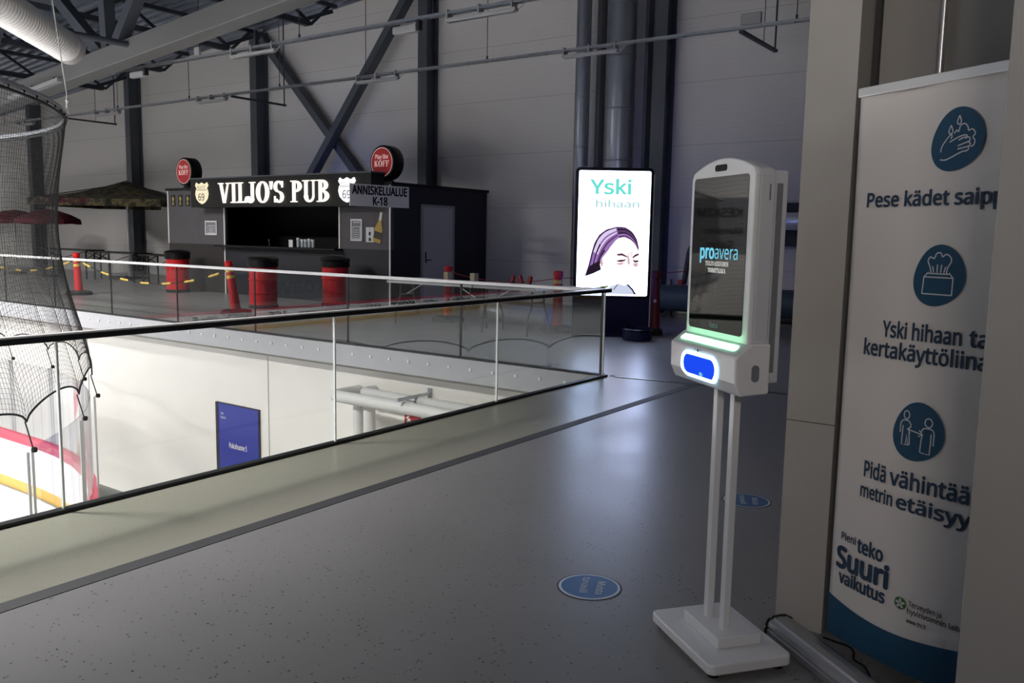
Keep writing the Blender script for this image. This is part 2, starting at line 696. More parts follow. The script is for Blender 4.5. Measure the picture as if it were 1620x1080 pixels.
def serif_letter(ch):
    """(advance, convex polygons) of a bold Roman capital of height 1"""
    P, T, t = [], T_, t_
    top = 1 - s_
    if ch == 'V':
        P = [_L(.39, 0, .15, 1, T), _L(.42, 0, .66, 1, t), _serif(.15, .34, top), _serif(.66, .26, top)]
        return .82, P
    if ch == 'I':
        return .42, [_L(.2, 0, .2, 1, T), _serif(.2, .38, 0), _serif(.2, .38, top)]
    if ch == 'L':
        return .68, [_L(.2, 0, .2, 1, T), _serif(.2, .38, top), _H(.01, .64, 0, .07), [(.5, .07), (.64, .07), (.64, .3), (.6, .3)]]
    if ch == 'J':
        P = [_L(.32, .2, .32, 1, T), _serif(.32, .38, top)] + _arc(.18, .2, .24, .22, .05, .15, -180, 0) + [circle_pts(.05, .22, .1, .1, 12)]
        return .56, P
    if ch == 'O':
        return .84, _arc(.41, .5, .41, .52, .2, .46, 0, 360, 36)
    if ch == 'D':
        return .8, [_L(.2, 0, .2, 1, T), _serif(.14, .26, 0), _serif(.14, .26, top)] + _arc(.28, .5, .48, .5, .26, .43, -90, 90, 18)
    if ch == 'S':
        P = _arc(.33, .745, .3, .275, .13, .2, 25, 270) + _arc(.33, .255, .3, .275, .12, .2, -155, 90)
        P += [[(.52, .7), (.58, .7), (.58, 1.0), (.53, 1.0)], [(.06, 0), (.11, 0), (.11, .3), (.06, .3)]]
        return .68, P
    if ch == 'P':
        P = [_L(.2, 0, .2, 1, T), _serif(.2, .38, 0), _serif(.14, .26, top)] + _arc(.28, .735, .38, .265, .17, .2, -90, 90)
        return .7, P
    if ch == 'B':
        P = [_L(.2, 0, .2, 1, T), _serif(.14, .26, 0), _serif(.14, .26, top)]
        P += _arc(.28, .755, .35, .245, .15, .18, -90, 90) + _arc(.28, .265, .41, .265, .2, .2, -90, 90)
        return .74, P
    if ch == 'U':
        P = [_L(.2, .28, .2, 1, T), _L(.64, .28, .64, 1, t), _serif(.2, .38, top), _serif(.64, .26, top)]
        P += _arc(.39, .3, .29, .31, .09, .23, -180, -90) + _arc(.39, .3, .29, .31, .215, .23, -90, 0)
        return .82, P
    if ch == 'K':
        P = [_L(.2, 0, .2, 1, T), _serif(.2, .38, 0), _serif(.2, .38, top), _L(.28, .42, .66, 1, .1), _L(.66, 0, .4, .58, .2),
             _serif(.66, .34, 0), _serif(.64, .3, top)]
        return .86, P
    if ch == 'F':
        P = [_L(.2, 0, .2, 1, T), _serif(.2, .38, 0), _H(.02, .64, .93, .07), [(.6, .72), (.64, .72), (.64, .95), (.52, .95)],
             _H(.28, .5, .49, .07), [(.47, .38), (.5, .38), (.5, .66), (.47, .66)]]
        return .68, P
    if ch == 'E':
        P = serif_letter('F')[1] + [_H(.02, .66, 0, .07), [(.52, .06), (.66, .06), (.66, .3), (.62, .3)]]
        return .72, P
    if ch == 'T':
        P = [_L(.34, 0, .34, 1, T), _serif(.34, .38, 0), _H(.02, .66, .93, .07), [(.02, .7), (.06, .7), (.16, .95), (.02, .95)],
             [(.62, .7), (.66, .7), (.66, .95), (.52, .95)]]
        return .72, P
    if ch == 'A':
        P = [_L(.12, 0, .38, 1, t), _L(.64, 0, .38, 1, T), _serif(.12, .24, 0), _serif(.64, .34, 0), _H(.2, .55, .3, .06)]
        return .84, P
    if ch == 'N':
        P = [_L(.14, 0, .14, 1, t), _L(.68, 0, .68, 1, t), _L(.66, 0, .17, 1, T), _serif(.14, .26, 0), _serif(.12, .26, top), _serif(.68, .26, top)]
        return .84, P
    if ch == 'M':
        P = [_L(.12, 0, .14, 1, t), _L(.82, 0, .8, 1, T), _L(.45, 0, .17, 1, T), _L(.45, 0, .74, 1, t), _serif(.12, .24, 0), _serif(.82, .34, 0),
             _serif(.12, .26, top), _serif(.84, .26, top)]
        return 1.0, P
    if ch == "'":
        return .22, [[(.07, .62), (.13, .62), (.19, 1), (.01, 1)]]
    return .34, []


def put_serif(mb, s, place, x, y, h, width, z0=0.0, depth=0.01, gap=0.02):
    tot = sum(serif_letter(c)[0] + gap for c in s)
    k = width / tot
    for c in s:
        adv, polys = serif_letter(c)
        for q, p in enumerate(polys):
            mb.prism([(x + k * a, y + h * b) for a, b in p], lambda X, Y, Z: place(X, Y, z0 + Z), depth * (1 + .01 * q))
        x += k * (adv + gap)


def stroke(mb, pts, place, w, z=0.002, closed=False):
    """flat line of width w along 2-D points"""
    n = len(pts)
    L, Rr = [], []
    for i, (x, y) in enumerate(pts):
        a = pts[(i - 1) % n] if (closed or i > 0) else pts[i]
        b = pts[(i + 1) % n] if (closed or i < n - 1) else pts[i]
        dx, dy = b[0] - a[0], b[1] - a[1]
        l = sqrt(dx * dx + dy * dy) or 1
        nx, ny = -dy / l * w / 2, dx / l * w / 2
        L.append(place(x + nx, y + ny, z))
        Rr.append(place(x - nx, y - ny, z))
    fs = []
    for i in range(n if closed else n - 1):
        j = (i + 1) % n
        fs.append((i, n + i, n + j, j))
    mb.add(L + Rr, fs)


def flat_poly(mb, pts, place, z=0.002):
    mb.add([place(x, y, z) for x, y in pts], [tuple(range(len(pts)))])


# ==================================================================================== SETTING
XG, YG = -4.764, 8.632           # edges of the void over the rink
ZL = -3.5                         # floor of the rink level
YW = 17.2                         # back wall

# upper floor: an L-shaped slab around the void
mb = MB()
mb.box(XG, 5.0, -8.0, YG + 0.02, -0.35, 0)
mb.box(-42, 5.0, YG + 0.02, YW + 0.3, -0.35, 0)
struct(mb.obj('floor', M['floor']))
# joints in the floor
mb = MB()
mb.box(-3.775, -3.68, -8, 8.70, 0.0, 0.003)
struct(mb.obj('trim_1', M['strip']))
mb = MB()
mb.bar((XG + 0.02, 8.70, 0.0015), (1.5, 9.26, 0.0015), 0.075, 0.003)
struct(mb.obj('trim_2', M['strip']))
mb = MB()
mb.bar((XG + 0.1, 8.655, 0.004), (XG + .75, 8.76, 0.004), 0.035, 0.008)  # bright strip added for the white glint on the floor
struct(mb.obj('trim_glint', M['alu']))
# lower level
mb = MB()
mb.box(-42, XG, -56, YG + 0.4, ZL - 0.2, ZL)
struct(mb.obj('floor.001', M['low_floor']))
mb = MB()
mb.box(-42, XG + 0.1, 8.8, 9.0, ZL, -0.34)
mb.box(XG, XG + 0.2, -20, 8.8, ZL, -0.35)
struct(mb.obj('wall_lower', M['low_wall']))
mb = MB()
mb.box(-11.06, -11.05, 8.79, 8.8, ZL, -0.38)
mb.box(-16.6, -16.59, 8.79, 8.8, ZL, -0.38)
struct(mb.obj('trim_3', M['fascia']))
# steel edge of the slab with its bolts
mb = MB()
mb.box(-42, XG, YG - 0.035, YG + 0.02, -0.31, -0.005)
mb.m = 1
for i in range(100):
    x = XG - 0.18 - 0.36 * i
    mb.tube([(x, YG - 0.034, -0.13), (x, YG - 0.05, -0.13)], 0.022, 8)
mb.m = 0
mb.box(XG - 0.02, XG, -8, YG, -0.31, -0.005)
struct(mb.obj('trim_4', [M['fascia'], M['bolt']]))

# back wall and its roof-following top
mb = MB()
mb.box(-42, 6, YW, YW + 0.25, 0, 11)
struct(mb.obj('wall_back', M['wall']))
mb = MB()
mb.box(-42.3, -42, -56, YW, ZL, 8)
struct(mb.obj('wall_left', M['wall']))
mb = MB()
mb.box(5.0, 5.25, -8, YW, 0, 11)
struct(mb.obj('wall_right', M['wall']))

# roof deck: corrugated sheet rising towards +X
ROOF_S = 0.0815


def roof_z(x):
    return 7.55 + ROOF_S * (x + 21.5)


mb = MB()
prof = []
y = -30.0
while y < YW:
    prof += [(y, 0.0), (y + 0.10, 0.0), (y + 0.14, 0.09), (y + 0.26, 0.09)]
    y += 0.30
vs, fs = [], []
for yy, dz in prof:
    for x in (-42.0, 6.0):
        vs.append((x, yy, roof_z(x) + dz))
for i in range(len(prof) - 1):
    fs.append((2 * i, 2 * i + 1, 2 * i + 3, 2 * i + 2))
mb.add(vs, fs)
vs2 = [(v[0], v[1], v[2] + 0.25) for v in vs]
mb.add(vs2, [tuple(reversed(f)) for f in fs])
struct(mb.obj('ceiling', M['deck']))

# steel columns on the back wall (I-sections)
for i, xc in enumerate((-35.3, -28.3, -21.5, -14.8, -8.2)):
    mb = MB()
    zt = roof_z(xc) - 0.05
    w = 0.30
    mb.box(xc - w / 2, xc + w / 2, 16.74, 16.78, 0, zt)
    mb.box(xc - w / 2, xc + w / 2, 17.14, 17.18, 0, zt)
    mb.box(xc - 0.06, xc + 0.06, 16.78, 17.14, 0, zt)
    mb.box(xc - w / 2 - .02, xc + w / 2 + .02, 16.72, 17.19, 0, 0.03)
    o = mb.obj('steel_column', M['steel'], at=(xc, 16.96, 0))
    names = ('dark steel column furthest left, behind the black net', 'dark steel column behind the camouflage parasol',
             'dark steel column behind the pub, left end of the cross brace', 'dark steel column at the right end of the cross brace, above the side door',
             'dark steel column to the right of the big round duct')
    tag(o, names[i], 'column', 'wall columns')

# cross brace between the two middle columns
for a, b, lab in (((-21.25, 7.25), (-16.85, 2.76), 'steel brace falling to the lower right in the cross behind the pub'),
                  ((-15.0, 7.75), (-19.2, 2.76), 'steel brace falling to the lower left in the cross behind the pub')):
    yb = 16.95 if a[0] < -20 else 16.62
    mb = MB()
    mb.bar((a[0], yb, a[1]), (b[0], yb, b[1]), 0.2, 0.26, (0, 1, 0))
    o = mb.obj('cross_brace', M['steel'], at=((a[0] + b[0]) / 2, yb, b[1]))
    tag(o, lab, 'brace', 'cross braces')

# main truss with its big box chord
t = thing('roof_truss', (-20, 11.0, 4.9), 'grey roof truss with a thick sloping lower chord above the rink', 'truss')
mb = MB()
CS = 0.094


def chord_z(x):
    return 4.91 + CS * (x + 22.37) + 0.22


mb.bar((-42, 11, chord_z(-42)), (5, 11, chord_z(5)), 0.45, 0.44)
mb.obj('lower_chord', M['beam'], t, at=t.location, bevel=0.02)
mb = MB()
mb.bar((-42, 11, roof_z(-42) - 0.22), (5, 11, roof_z(5) - 0.22), 0.4, 0.3)
mb.obj('upper_chord', M['steel'], t, at=t.location)
for node in (-33.6, -26.4, -19.2, -12.0, -4.8):
    zn, zt = chord_z(node) + 0.15, None
    for dx in (-1.9, -0.1, 1.6):
        mb = MB()
        x1 = node + dx * 1.25
        mb.bar((node + 0.14 * dx, 11, zn), (x1, 11, roof_z(x1) - 0.3), 0.24, 0.26, (0, 1, 0))
        mb.obj('web_member', M['steel'], t, at=t.location)

# joists running to the back wall, with zig-zag webs
jl = ('second roof joist from the left, just right of the net ring', 'third roof joist from the left, above the foil duct',
      'fourth roof joist from the left, right of the foil duct', 'fifth roof joist from the left', 'roof joist above the middle of the thick chord',
      'roof joist near the top edge of the view')
for i, xj in enumerate((-28.3, -24.9, -21.5, -18.1, -14.7, -11.3)):
    t = thing('roof_joist', (xj, 11, roof_z(xj) - 0.7), jl[i] if i else 'roof joist furthest left, seen through the net ring', 'joist', 'roof joists')
    zt, zb = roof_z(xj) - 0.08, roof_z(xj) - 0.72
    mb = MB()
    mb.box(xj - .06, xj + .06, -6, 16.9, zt - .05, zt + .05)
    mb.obj('top_chord', M['steel_dark'], t, at=t.location)
    mb = MB()
    mb.box(xj - .08, xj + .08, -6, 15.9, zb - .07, zb + .07)
    mb.obj('bottom_chord', M['steel_dark'], t, at=t.location)
    mb = MB()
    yy = -6.0
    k = 0
    while yy < 16.4:
        a, b = (zb, zt) if k % 2 == 0 else (zt, zb)
        mb.bar((xj, yy, a), (xj, min(yy + 1.1, 16.7), b), 0.07, 0.07, (1, 0, 0))
        yy += 1.1
        k += 1
    mb.obj('web', M['steel_dark'], t, at=t.location)
    mb = MB()
    mb.bar((xj, 15.6, zb), (xj, 16.75, zt - 0.15), 0.1, 0.1, (1, 0, 0))
    mb.obj('knee_brace', M['steel_dark'], t, at=t.location)
# round tie below the joists
mb = MB()
mb.tube([(-18.3, 3.0, 5.55), (-18.1, 10.9, 5.62)], 0.07, 10)
tag(mb.obj('tie_rod', M['steel'], at=(-18.2, 7, 5.5), smooth=True), 'thin dark round tie running to the thick roof chord under the deck', 'tie')

# vertical ducts on the back wall
RZ = roof_z(-9.5) - 0.15


def ring_duct(name, x, y, r, z0, z1, seams, label, cat='duct'):
    prof = []
    mb = MB()
    z = z0
    seams = sorted(s for s in seams if z0 < s < z1)
    prof.append((r, z0))
    for s in seams:
        prof += [(r, s - .035), (r * 1.035, s - .03), (r * 1.035, s - .008), (r * .985, s), (r * 1.035, s + .008), (r * 1.035, s + .03), (r, s + .035)]
    prof.append((r, z1))
    mb.lathe(prof, 36, (x, y, 0))
    o = mb.obj(name, M['duct'], smooth=True, at=(x, y, z0))
    return tag(o, label, cat)


sm = [3.26 + 1.09 * k for k in range(-3, 8)]
ring_duct('round_duct', -9.05, 16.62, 0.31, 0.5, RZ, sm, 'wide shiny round duct climbing the wall above the lit totem')
ring_duct('drain_pipe', -10.05, 16.72, 0.165, 0.5, RZ, [s + .34 for s in sm], 'slim shiny round duct climbing the wall left of the wide one')
mb = MB()
mb.box(-9.84, -9.74, 16.95, 17.19, 0, RZ)
tag(mb.obj('cable_trunking', M['steel'], at=(-9.8, 17.1, 0)), 'dark narrow vertical trunking just right of the slim duct', 'trunking')
mb = MB()
mb.box(-8.66, -8.58, 16.95, 17.19, 0, RZ)
tag(mb.obj('cable_trunking', M['steel'], at=(-8.62, 17.1, 0)), 'dark narrow vertical trunking in the gap right of the wide duct', 'trunking')

# horizontal duct along the back wall at the right
mb = MB()
mb.tube([(-6.2, 16.62, 1.98), (3.0, 16.62, 1.98)], 0.17, 28)
tag(mb.obj('horizontal_duct', M['foil'], smooth=True, at=(-5, 16.62, 1.8)), 'shiny horizontal duct low on the back wall, between the sanitizer stand and the white pillar', 'duct')
mb = MB()
mb.box(-6.2, 3.0, 16.95, 17.19, 1.5, 2.35)
tag(mb.obj('duct_backing', M['dark_gap'], at=(-5, 17.1, 1.5)), 'dark backing strip on the wall behind the shiny horizontal duct', 'panel')

# pillar and partition at the right
mb = MB()
mb.box(-1.06, -0.868, 3.46, 3.86, 0, 6.0)
mb.obj('pillar_cladding', M['white_paint'])
pillar = bpy.data.objects['pillar_cladding']
pillar.name = 'trim_5'
struct(pillar)
mb = MB()
mb.box(-1.061, -0.8675, 3.4585, 3.47, 0.872, 0.875)
struct(mb.obj('trim_6', M['dark_gap']))
mb = MB()
mb.box(-0.868, 2.4, 3.70, 3.80, 0, 6.0)
struct(mb.obj('wall_partition', M['partition']))
mb = MB()
mb.box(-0.868, -0.845, 3.66, 3.70, 0, 6.0)
struct(mb.obj('trim_7', M['dark_gap']))
mb = MB()
for z in (2.0, 1.25):
    mb.tube([(-0.868, 3.6, z), (-0.858, 3.6, z)], 0.012, 10)
struct(mb.obj('trim_8', M['fascia']))
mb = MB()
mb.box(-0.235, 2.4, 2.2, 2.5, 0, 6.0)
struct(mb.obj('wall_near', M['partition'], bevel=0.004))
mb = MB()
mb.tube([(-0.62, 3.665, 1.2), (-0.62, 3.665, 6.0)], 0.014, 14)
tag(mb.obj('wall_conduit', M['alu'], smooth=True, at=(-0.62, 3.665, 1.2)), 'thin shiny vertical conduit on the grey partition above the hand-washing banner', 'conduit')

# ==================================================================================== RAILINGS
HR = 1.019
t = thing('glass_railing', (XG, 4.4, 0), 'frameless glass railing along the near floor edge with a dark handrail', 'railing')
NEAR = [8.55, 6.48, 4.41, 2.35, 0.28, -1.79, -3.86]
for i in range(len(NEAR) - 1):
    mb = MB()
    mb.box(XG - 0.0085, XG + 0.0085, NEAR[i + 1] + 0.007, NEAR[i] - 0.007, 0.01, HR - 0.03)
    mb.obj('glass_panel', M['glass'], t, at=t.location)
    mb = MB()
    mb.box(XG - 0.009, XG + 0.009, NEAR[i] - 0.006, NEAR[i] + 0.006, 0.01, HR - 0.03)
    mb.obj('pane_joint', M['edge'], t, at=t.location)
mb = MB()
mb.bar((XG, -4, HR - 0.023), (XG, 8.66, HR - 0.023), 0.060, 0.036)
mb.obj('handrail', M['rail_dark'], t, at=t.location, bevel=0.006)
mb = MB()
mb.box(XG - 0.028, XG + 0.0315, -4, 8.66, HR - 0.006, HR + 0.0035)  # pale strip stands in for light on the handrail's top face
r = mb.obj('rail_highlight', M['alu_bright'], t, at=t.location)
tag(r, 'pale strip painting the light along the handrail top')
mb = MB()
mb.box(XG - 0.03, XG + 0.03, -4, 8.62, 0.0, 0.022)
mb.obj('base_channel', M['seal'], t, at=t.location)

t = thing('glass_railing', (-12, YG, 0), 'frameless glass railing across the far side of the void with a bright handrail', 'railing')
FAR = [-4.84 - 2.1 * k for k in range(18)]
for i in range(len(FAR) - 1):
    mb = MB()
    mb.box(FAR[i + 1] + 0.012, FAR[i] - 0.012, YG - 0.0085, YG + 0.0085, 0.01, HR - 0.03)
    mb.obj('glass_panel', M['glass'], t, at=t.location)
    mb = MB()
    mb.box(FAR[i] - 0.012, FAR[i] + 0.012, YG - 0.009, YG + 0.009, 0.01, HR - 0.03)
    mb.obj('pane_joint', M['seal'], t, at=t.location)
mb = MB()
mb.bar((-40.6, YG, HR - 0.022), (XG - 0.03, YG, HR - 0.022), 0.05, 0.044)
mb.obj('handrail', M['alu_bright'], t, at=t.location, bevel=0.01)
mb = MB()
mb.box(-40.6, XG - 0.035, YG - 0.03, YG + 0.03, 0.0, 0.022)
mb.obj('base_channel', M['seal'], t, at=t.location)

# ==================================================================================== RINK
RC = Vector((-16.35, -0.38, 0))
RR = 8.0
X_NEAR, Y_END = RC.x + RR, RC.y + RR
X_FAR, Y_FAR = -36.5, -50.0


def rink_path(r, step=0.6, y_from=-50.0, x_to=-36.5):
    """outline from the near side round the near corner along the end: [(x, y, arclength)]"""
    pts = []
    y = y_from
    n = max(2, int((RC.y - y_from) / step))
    for k in range(n):
        pts.append((RC.x + r, y_from + (RC.y - y_from) * k / n))
    n = int(r * pi / 2 / step) + 1
    for k in range(n + 1):
        a = pi / 2 * k / n
        pts.append((RC.x + r * cos(a), RC.y + r * sin(a)))
    n = max(2, int((RC.x - x_to) / step))
    for k in range(1, n + 1):
        pts.append((RC.x + (x_to - RC.x) * k / n, RC.y + r))
    out, s = [], 0.0
    for i, p_ in enumerate(pts):
        if i:
            s += sqrt((p_[0] - pts[i - 1][0]) ** 2 + (p_[1] - pts[i - 1][1]) ** 2)
        out.append((p_[0], p_[1], s))
    return out


def closed_outline(r_off, n=14):
    """rounded rectangle round the whole rink, offset inwards by r_off"""
    x0, x1, y0, y1, r = X_FAR + r_off, X_NEAR - r_off, Y_FAR + r_off, Y_END - r_off, RR - r_off
    return rounded_rect(x0, x1, y0, y1, r, n)


mb = MB()
flat_poly(mb, closed_outline(0.1), lambda x, y, z: Vector((x, y, ZL + 0.03)), 0)
o = mb.obj('ice_sheet', M['ice'])
tag(o, 'white ice sheet inside the rink boards at lower left', 'ice')


def wall_ring(mb, out, inn, z0, z1):
    n = len(out)
    vs = [(x, y, z0) for x, y in out] + [(x, y, z1) for x, y in out] + [(x, y, z0) for x, y in inn] + [(x, y, z1) for x, y in inn]
    fs = []
    for i in range(n):
        j = (i + 1) % n
        fs += [(i, j, n + j, n + i), (2 * n + j, 2 * n + i, 3 * n + i, 3 * n + j), (n + i, n + j, 3 * n + j, 3 * n + i), (j, i, 2 * n + i, 2 * n + j)]
    mb.add(vs, fs)


t = thing('rink_boards', (-22, -20, ZL), 'white rink boards with a red cap and a yellow kick strip round the ice', 'rink boards')
mb = MB()
wall_ring(mb, closed_outline(-0.05), closed_outline(0.05), ZL, -2.44)
mb.obj('board', M['board'], t, at=t.location)
mb = MB()
wall_ring(mb, closed_outline(-0.07), closed_outline(0.07), -2.44, -2.36)
wall_ring(mb, closed_outline(0.05), closed_outline(0.056), -2.52, -2.44)
mb.obj('cap', M['board_red'], t, at=t.location)
mb = MB()
wall_ring(mb, closed_outline(0.05), closed_outline(0.058), ZL + 0.03, ZL + 0.23)
mb.obj('kick_strip', M['board_yellow'], t, at=t.location)

# adverts on the far long side of the boards (seen mirrored in the far railing)
yy = -34.0
for word, wd in (('HALL', 2.2), ('www.hydlfin.fi', 4.4), ('ICE', 1.4), ('KOFF', 2.2), ('HALL', 1.8), ('proavera', 3.6), ('ICE', 1.2), ('www.hydlfin.fi', 3.6)):
    pf = frame_place((X_FAR + 0.055, yy, -3.02), (0, 1, 0), (0, 0, 1))
    mb = MB()
    put_text(mb, word, pf, 0, 0.0, 0.40, width=wd, bold=0.03)
    mb.obj('board_lettering', M['ink'], t, at=t.location)
    yy += wd + .9

# shield glass above the boards
POST_S = []
t = thing('rink_shield', (-12, 5, -2.36), 'clear shield panels standing on the rink boards in the corner', 'shield')
ang = [a for a in range(-2, 92, 13)]
POST_ANG = [14.0 + 12.0 * k for k in range(7)]
post_xy = [(X_NEAR, RC.y - 1.85 * k) for k in range(6, 0, -1)]
post_xy += [(RC.x + RR * cos(rad(a)), RC.y + RR * sin(rad(a))) for a in POST_ANG]
post_xy += [(RC.x - 1.85 * k + 0.85, Y_END) for k in range(1, 9)]
for i in range(len(post_xy) - 1):
    a, b = post_xy[i], post_xy[i + 1]
    mb = MB()
    m_ = 5
    line = []
    for k in range(m_ + 1):
        x, y = a[0] + (b[0] - a[0]) * k / m_, a[1] + (b[1] - a[1]) * k / m_
        d = Vector((x - RC.x, y - RC.y))
        if x > RC.x and y > RC.y:
            d = d.normalized() * RR
            x, y = RC.x + d.x, RC.y + d.y
        line.append(Vector((x, y, 0)))
    for k in range(m_):
        mb.bar(line[k] + Vector((0, 0, -1.65)), line[k + 1] + Vector((0, 0, -1.65)), 0.012, 1.42)
    mb.obj('shield_panel', M['plexi'], t, at=t.location)
for i, (x, y) in enumerate(post_xy):
    mb = MB()
    d = Vector((x - RC.x, y - RC.y, 0))
    d.x = max(d.x, 0)
    d.y = max(d.y, 0)
    d.normalize()
    c = Vector((x, y, 0))
    s = Vector((-d.y, d.x, 0))
    for q in (-0.05, 0.05):
        mb.bar(c + d * 0.06 + s * q + Vector((0, 0, ZL)), c + d * 0.06 + s * q + Vector((0, 0, -0.95)), 0.016, 0.03)
    mb.obj('shield_post', M['alu'], t, at=t.location)
    # net hook
    mb = MB()
    mb.tube([c + d * 0.1 + Vector((0, 0, -.93)), c + d * 0.02 + Vector((0, 0, -0.6))], 0.008, 6)
    mb.lathe([(0.0, -.035), (.03, -.025), (.035, 0), (.03, .025), (0, .035)], 10, c + d * 0.11 + Vector((0, 0, -.93)))
    mb.obj('net_hook', M['black'], t, at=t.location)

# safety net hung from a ring pipe above the boards
ZN = 3.2
t = thing('safety_net', (-12, 5, -0.9), 'black safety net hanging in a curve from a bent pipe at the left', 'net')
NR = RR - 0.16
ring_pts = rink_path(NR, 0.4, -9.0, -34.0)
mb = MB()
mb.tube([(x, y, ZN + 0.02) for x, y, s in ring_pts], 0.035, 10)
rp = mb.obj('ring_pipe', M['galv'], t, at=t.location, smooth=True)
tag(rp, 'bent grey pipe the net is laced to')
mb = MB()
for i in range(0, len(ring_pts) - 1):
    x, y, s = ring_pts[i]
    mb.tube([(x, y, ZN + 0.055), (x + 0.04, y, ZN - 0.03)], 0.012, 5)
mb.tube([(x, y, ZN - 0.045) for x, y, s in ring_pts], 0.02, 6)
mb.obj('lacing', M['net'], t, at=t.location)
cell = 0.062
path = rink_path(NR, cell, -9.0, -32.0)


def arc_of(x, y):
    best = min(path, key=lambda q: (q[0] - x) ** 2 + (q[1] - y) ** 2)
    return best[2]


post_s = sorted(arc_of(x, y) for x, y in post_xy)
post_s = [post_s[0] - 1.85 * k for k in range(9, 0, -1)] + post_s + [post_s[-1] + 1.85 * k for k in range(1, 9)]


def net_bottom(s):
    for a, b in zip(post_s, post_s[1:]):
        if a <= s <= b:
            f = (s - a) / (b - a)
            return -0.60 + 0.21 * (max(0.0, sin(pi * f))) ** 0.55
    return -0.60


def net_point(x, y, s, v):
    zb = net_bottom(s)
    z = ZN - 0.05 + (zb - ZN + 0.05) * v
    d = Vector((max(x - RC.x, 0), max(y - RC.y, 0), 0)).normalized()
    off = -0.20 * sin(pi * min(v / 0.95, 1.0)) ** 1.2 + 0.2 * v ** 2
    return Vector((x, y, z)) + d * off


rows = 62
vs = []
for x, y, s in path:
    for k in range(rows + 1):
        vs.append(net_point(x, y, s, k / rows))
fs = []
for i in range(len(path) - 1):
    for k in range(rows):
        a = i * (rows + 1) + k
        fs.append((a, a + 1, a + rows + 2, a + rows + 1))
mb = MB()
mb.add(vs, fs)
nt_ = mb.obj('mesh_netting', M['net'], t, at=t.location)
wf = nt_.modifiers.new('strands', 'WIREFRAME')
wf.thickness = 0.004
wf.use_even_offset = False
wf.use_boundary = True
nt_['kind'] = 'stuff'
mb = MB()
mb.tube([net_point(x, y, s, 1.0) for x, y, s in path], 0.013, 5)
mb.obj('bottom_rope', M['net'], t, at=t.location)
mb = MB()
mb.tube([(-12.20, 6.35, ZN), (-12.24, 6.35, 3.5), (-12.62, 6.4, 4.85), (-13.9, 7.05, roof_z(-13.9) - 0.1)], 0.008, 8)
mb.lathe([(0.0, -.07), (.03, -.05), (.02, .02), (.03, .06), (0, .1)], 10, (-12.22, 6.35, ZN + 0.12))
tag(mb.obj('hanging_rope', M['rope_white'], at=(-12.2, 6.35, ZN)), 'white rope from the roof to the bent pipe of the black net', 'rope')

# blue changing-room door on the lower level
t = thing('room_door', (-11.84, 8.79, ZL), 'blue door with white lettering in the white lower wall', 'door')
mb = MB()
mb.box(-12.42, -12.35, 8.76, 8.80, ZL, -1.30)
mb.box(-11.285, -11.27, 8.77, 8.80, ZL, -1.30)
mb.box(-12.35, -11.285, 8.77, 8.80, -1.315, -1.30)
mb.obj('door_frame', M['dark_gap'], t, at=t.location)
mb = MB()
mb.box(-12.35, -11.285, 8.765, 8.795, ZL, -1.315)
mb.obj('door_leaf', M['blue_door'], t, at=t.location)
pf = frame_place((-12.36, 8.764, ZL), (1, 0, 0), (0, 0, 1))
mb = MB()
put_text(mb, 'Pukuhuone 5', pf, 0.30, 1.45, 0.085, width=0.47, bold=0.02)
put_text(mb, '106', pf, 0.08, 2.0, 0.035, bold=0.01)
put_text(mb, 'Pukuh.5', pf, 0.08, 1.93, 0.04, width=0.14, bold=0.01)
mb.obj('door_lettering', M['white'], t, at=t.location)
mb = MB()
mb.tube([(-11.42, 8.77, ZL + 1.02), (-11.42, 8.71, ZL + 1.02), (-11.55, 8.71, ZL + 1.02)], 0.012, 8)
mb.obj('door_handle', M['alu'], t, at=t.location)

# insulated pipes under the slab
def bend(pts, r, n=6):
    out = []
    for i, p_ in enumerate(pts):
        p_ = Vector(p_)
        if 0 < i < len(pts) - 1:
            a, b = Vector(pts[i - 1]), Vector(pts[i + 1])
            da, db = (a - p_).normalized() * r, (b - p_).normalized() * r
            for k in range(n + 1):
                f = k / n
                out.append((p_ + da) * (1 - f) ** 2 + p_ * 2 * f * (1 - f) + (p_ + db) * f ** 2)
        else:
            out.append(p_)
    return out


mb = MB()
mb.tube(bend([(-8.98, 8.795, -0.70), (-8.98, 8.28, -0.70), (-5.2, 8.28, -0.70)], 0.12), 0.085, 20)
tag(mb.obj('insulated_pipe', M['pipe_white'], smooth=True, at=(-8.9, 8.3, -0.8)), 'fat white pipe running along the white lower wall, the outer one', 'pipe')
mb = MB()
mb.tube(bend([(-8.66, 8.795, -0.66), (-8.66, 8.55, -0.66), (-5.2, 8.55, -0.66)], 0.12), 0.08, 20)
tag(mb.obj('insulated_pipe', M['pipe_white'], smooth=True, at=(-8.6, 8.55, -0.8)), 'fat white pipe hidden behind the outer one, next to the white lower wall', 'pipe')
for x, r_, lab in ((-8.62, 0.07, 'grey-white vertical pipe at the left of the pair below the fat pipes'),
                   (-8.38, 0.085, 'grey-white vertical pipe at the right of the pair below the fat pipes')):
    mb = MB()
    mb.tube([(x, 8.42 if x < -8.5 else 8.40, ZL), (x, 8.42 if x < -8.5 else 8.40, -0.74)], r_, 18)
    tag(mb.obj('drop_pipe', M['pipe_white'], smooth=True, at=(x, 8.4, ZL)), lab, 'pipe', 'drop pipes')
t = thing('pipe_bracket', (-7.6, 8.79, -0.7), 'small galvanised cantilever bracket above the fat white pipe', 'bracket')
mb = MB()
mb.box(-7.63, -7.57, 8.77, 8.798, -0.78, -0.5)
mb.obj('wall_plate', M['galv'], t, at=t.location)
mb = MB()
mb.bar((-7.6, 8.78, -0.575), (-7.6, 8.12, -0.575), 0.04, 0.04)
mb.bar((-7.6, 8.78, -0.72), (-7.6, 8.3, -0.6), 0.02, 0.02)
mb.obj('arm', M['galv'], t, at=t.location)
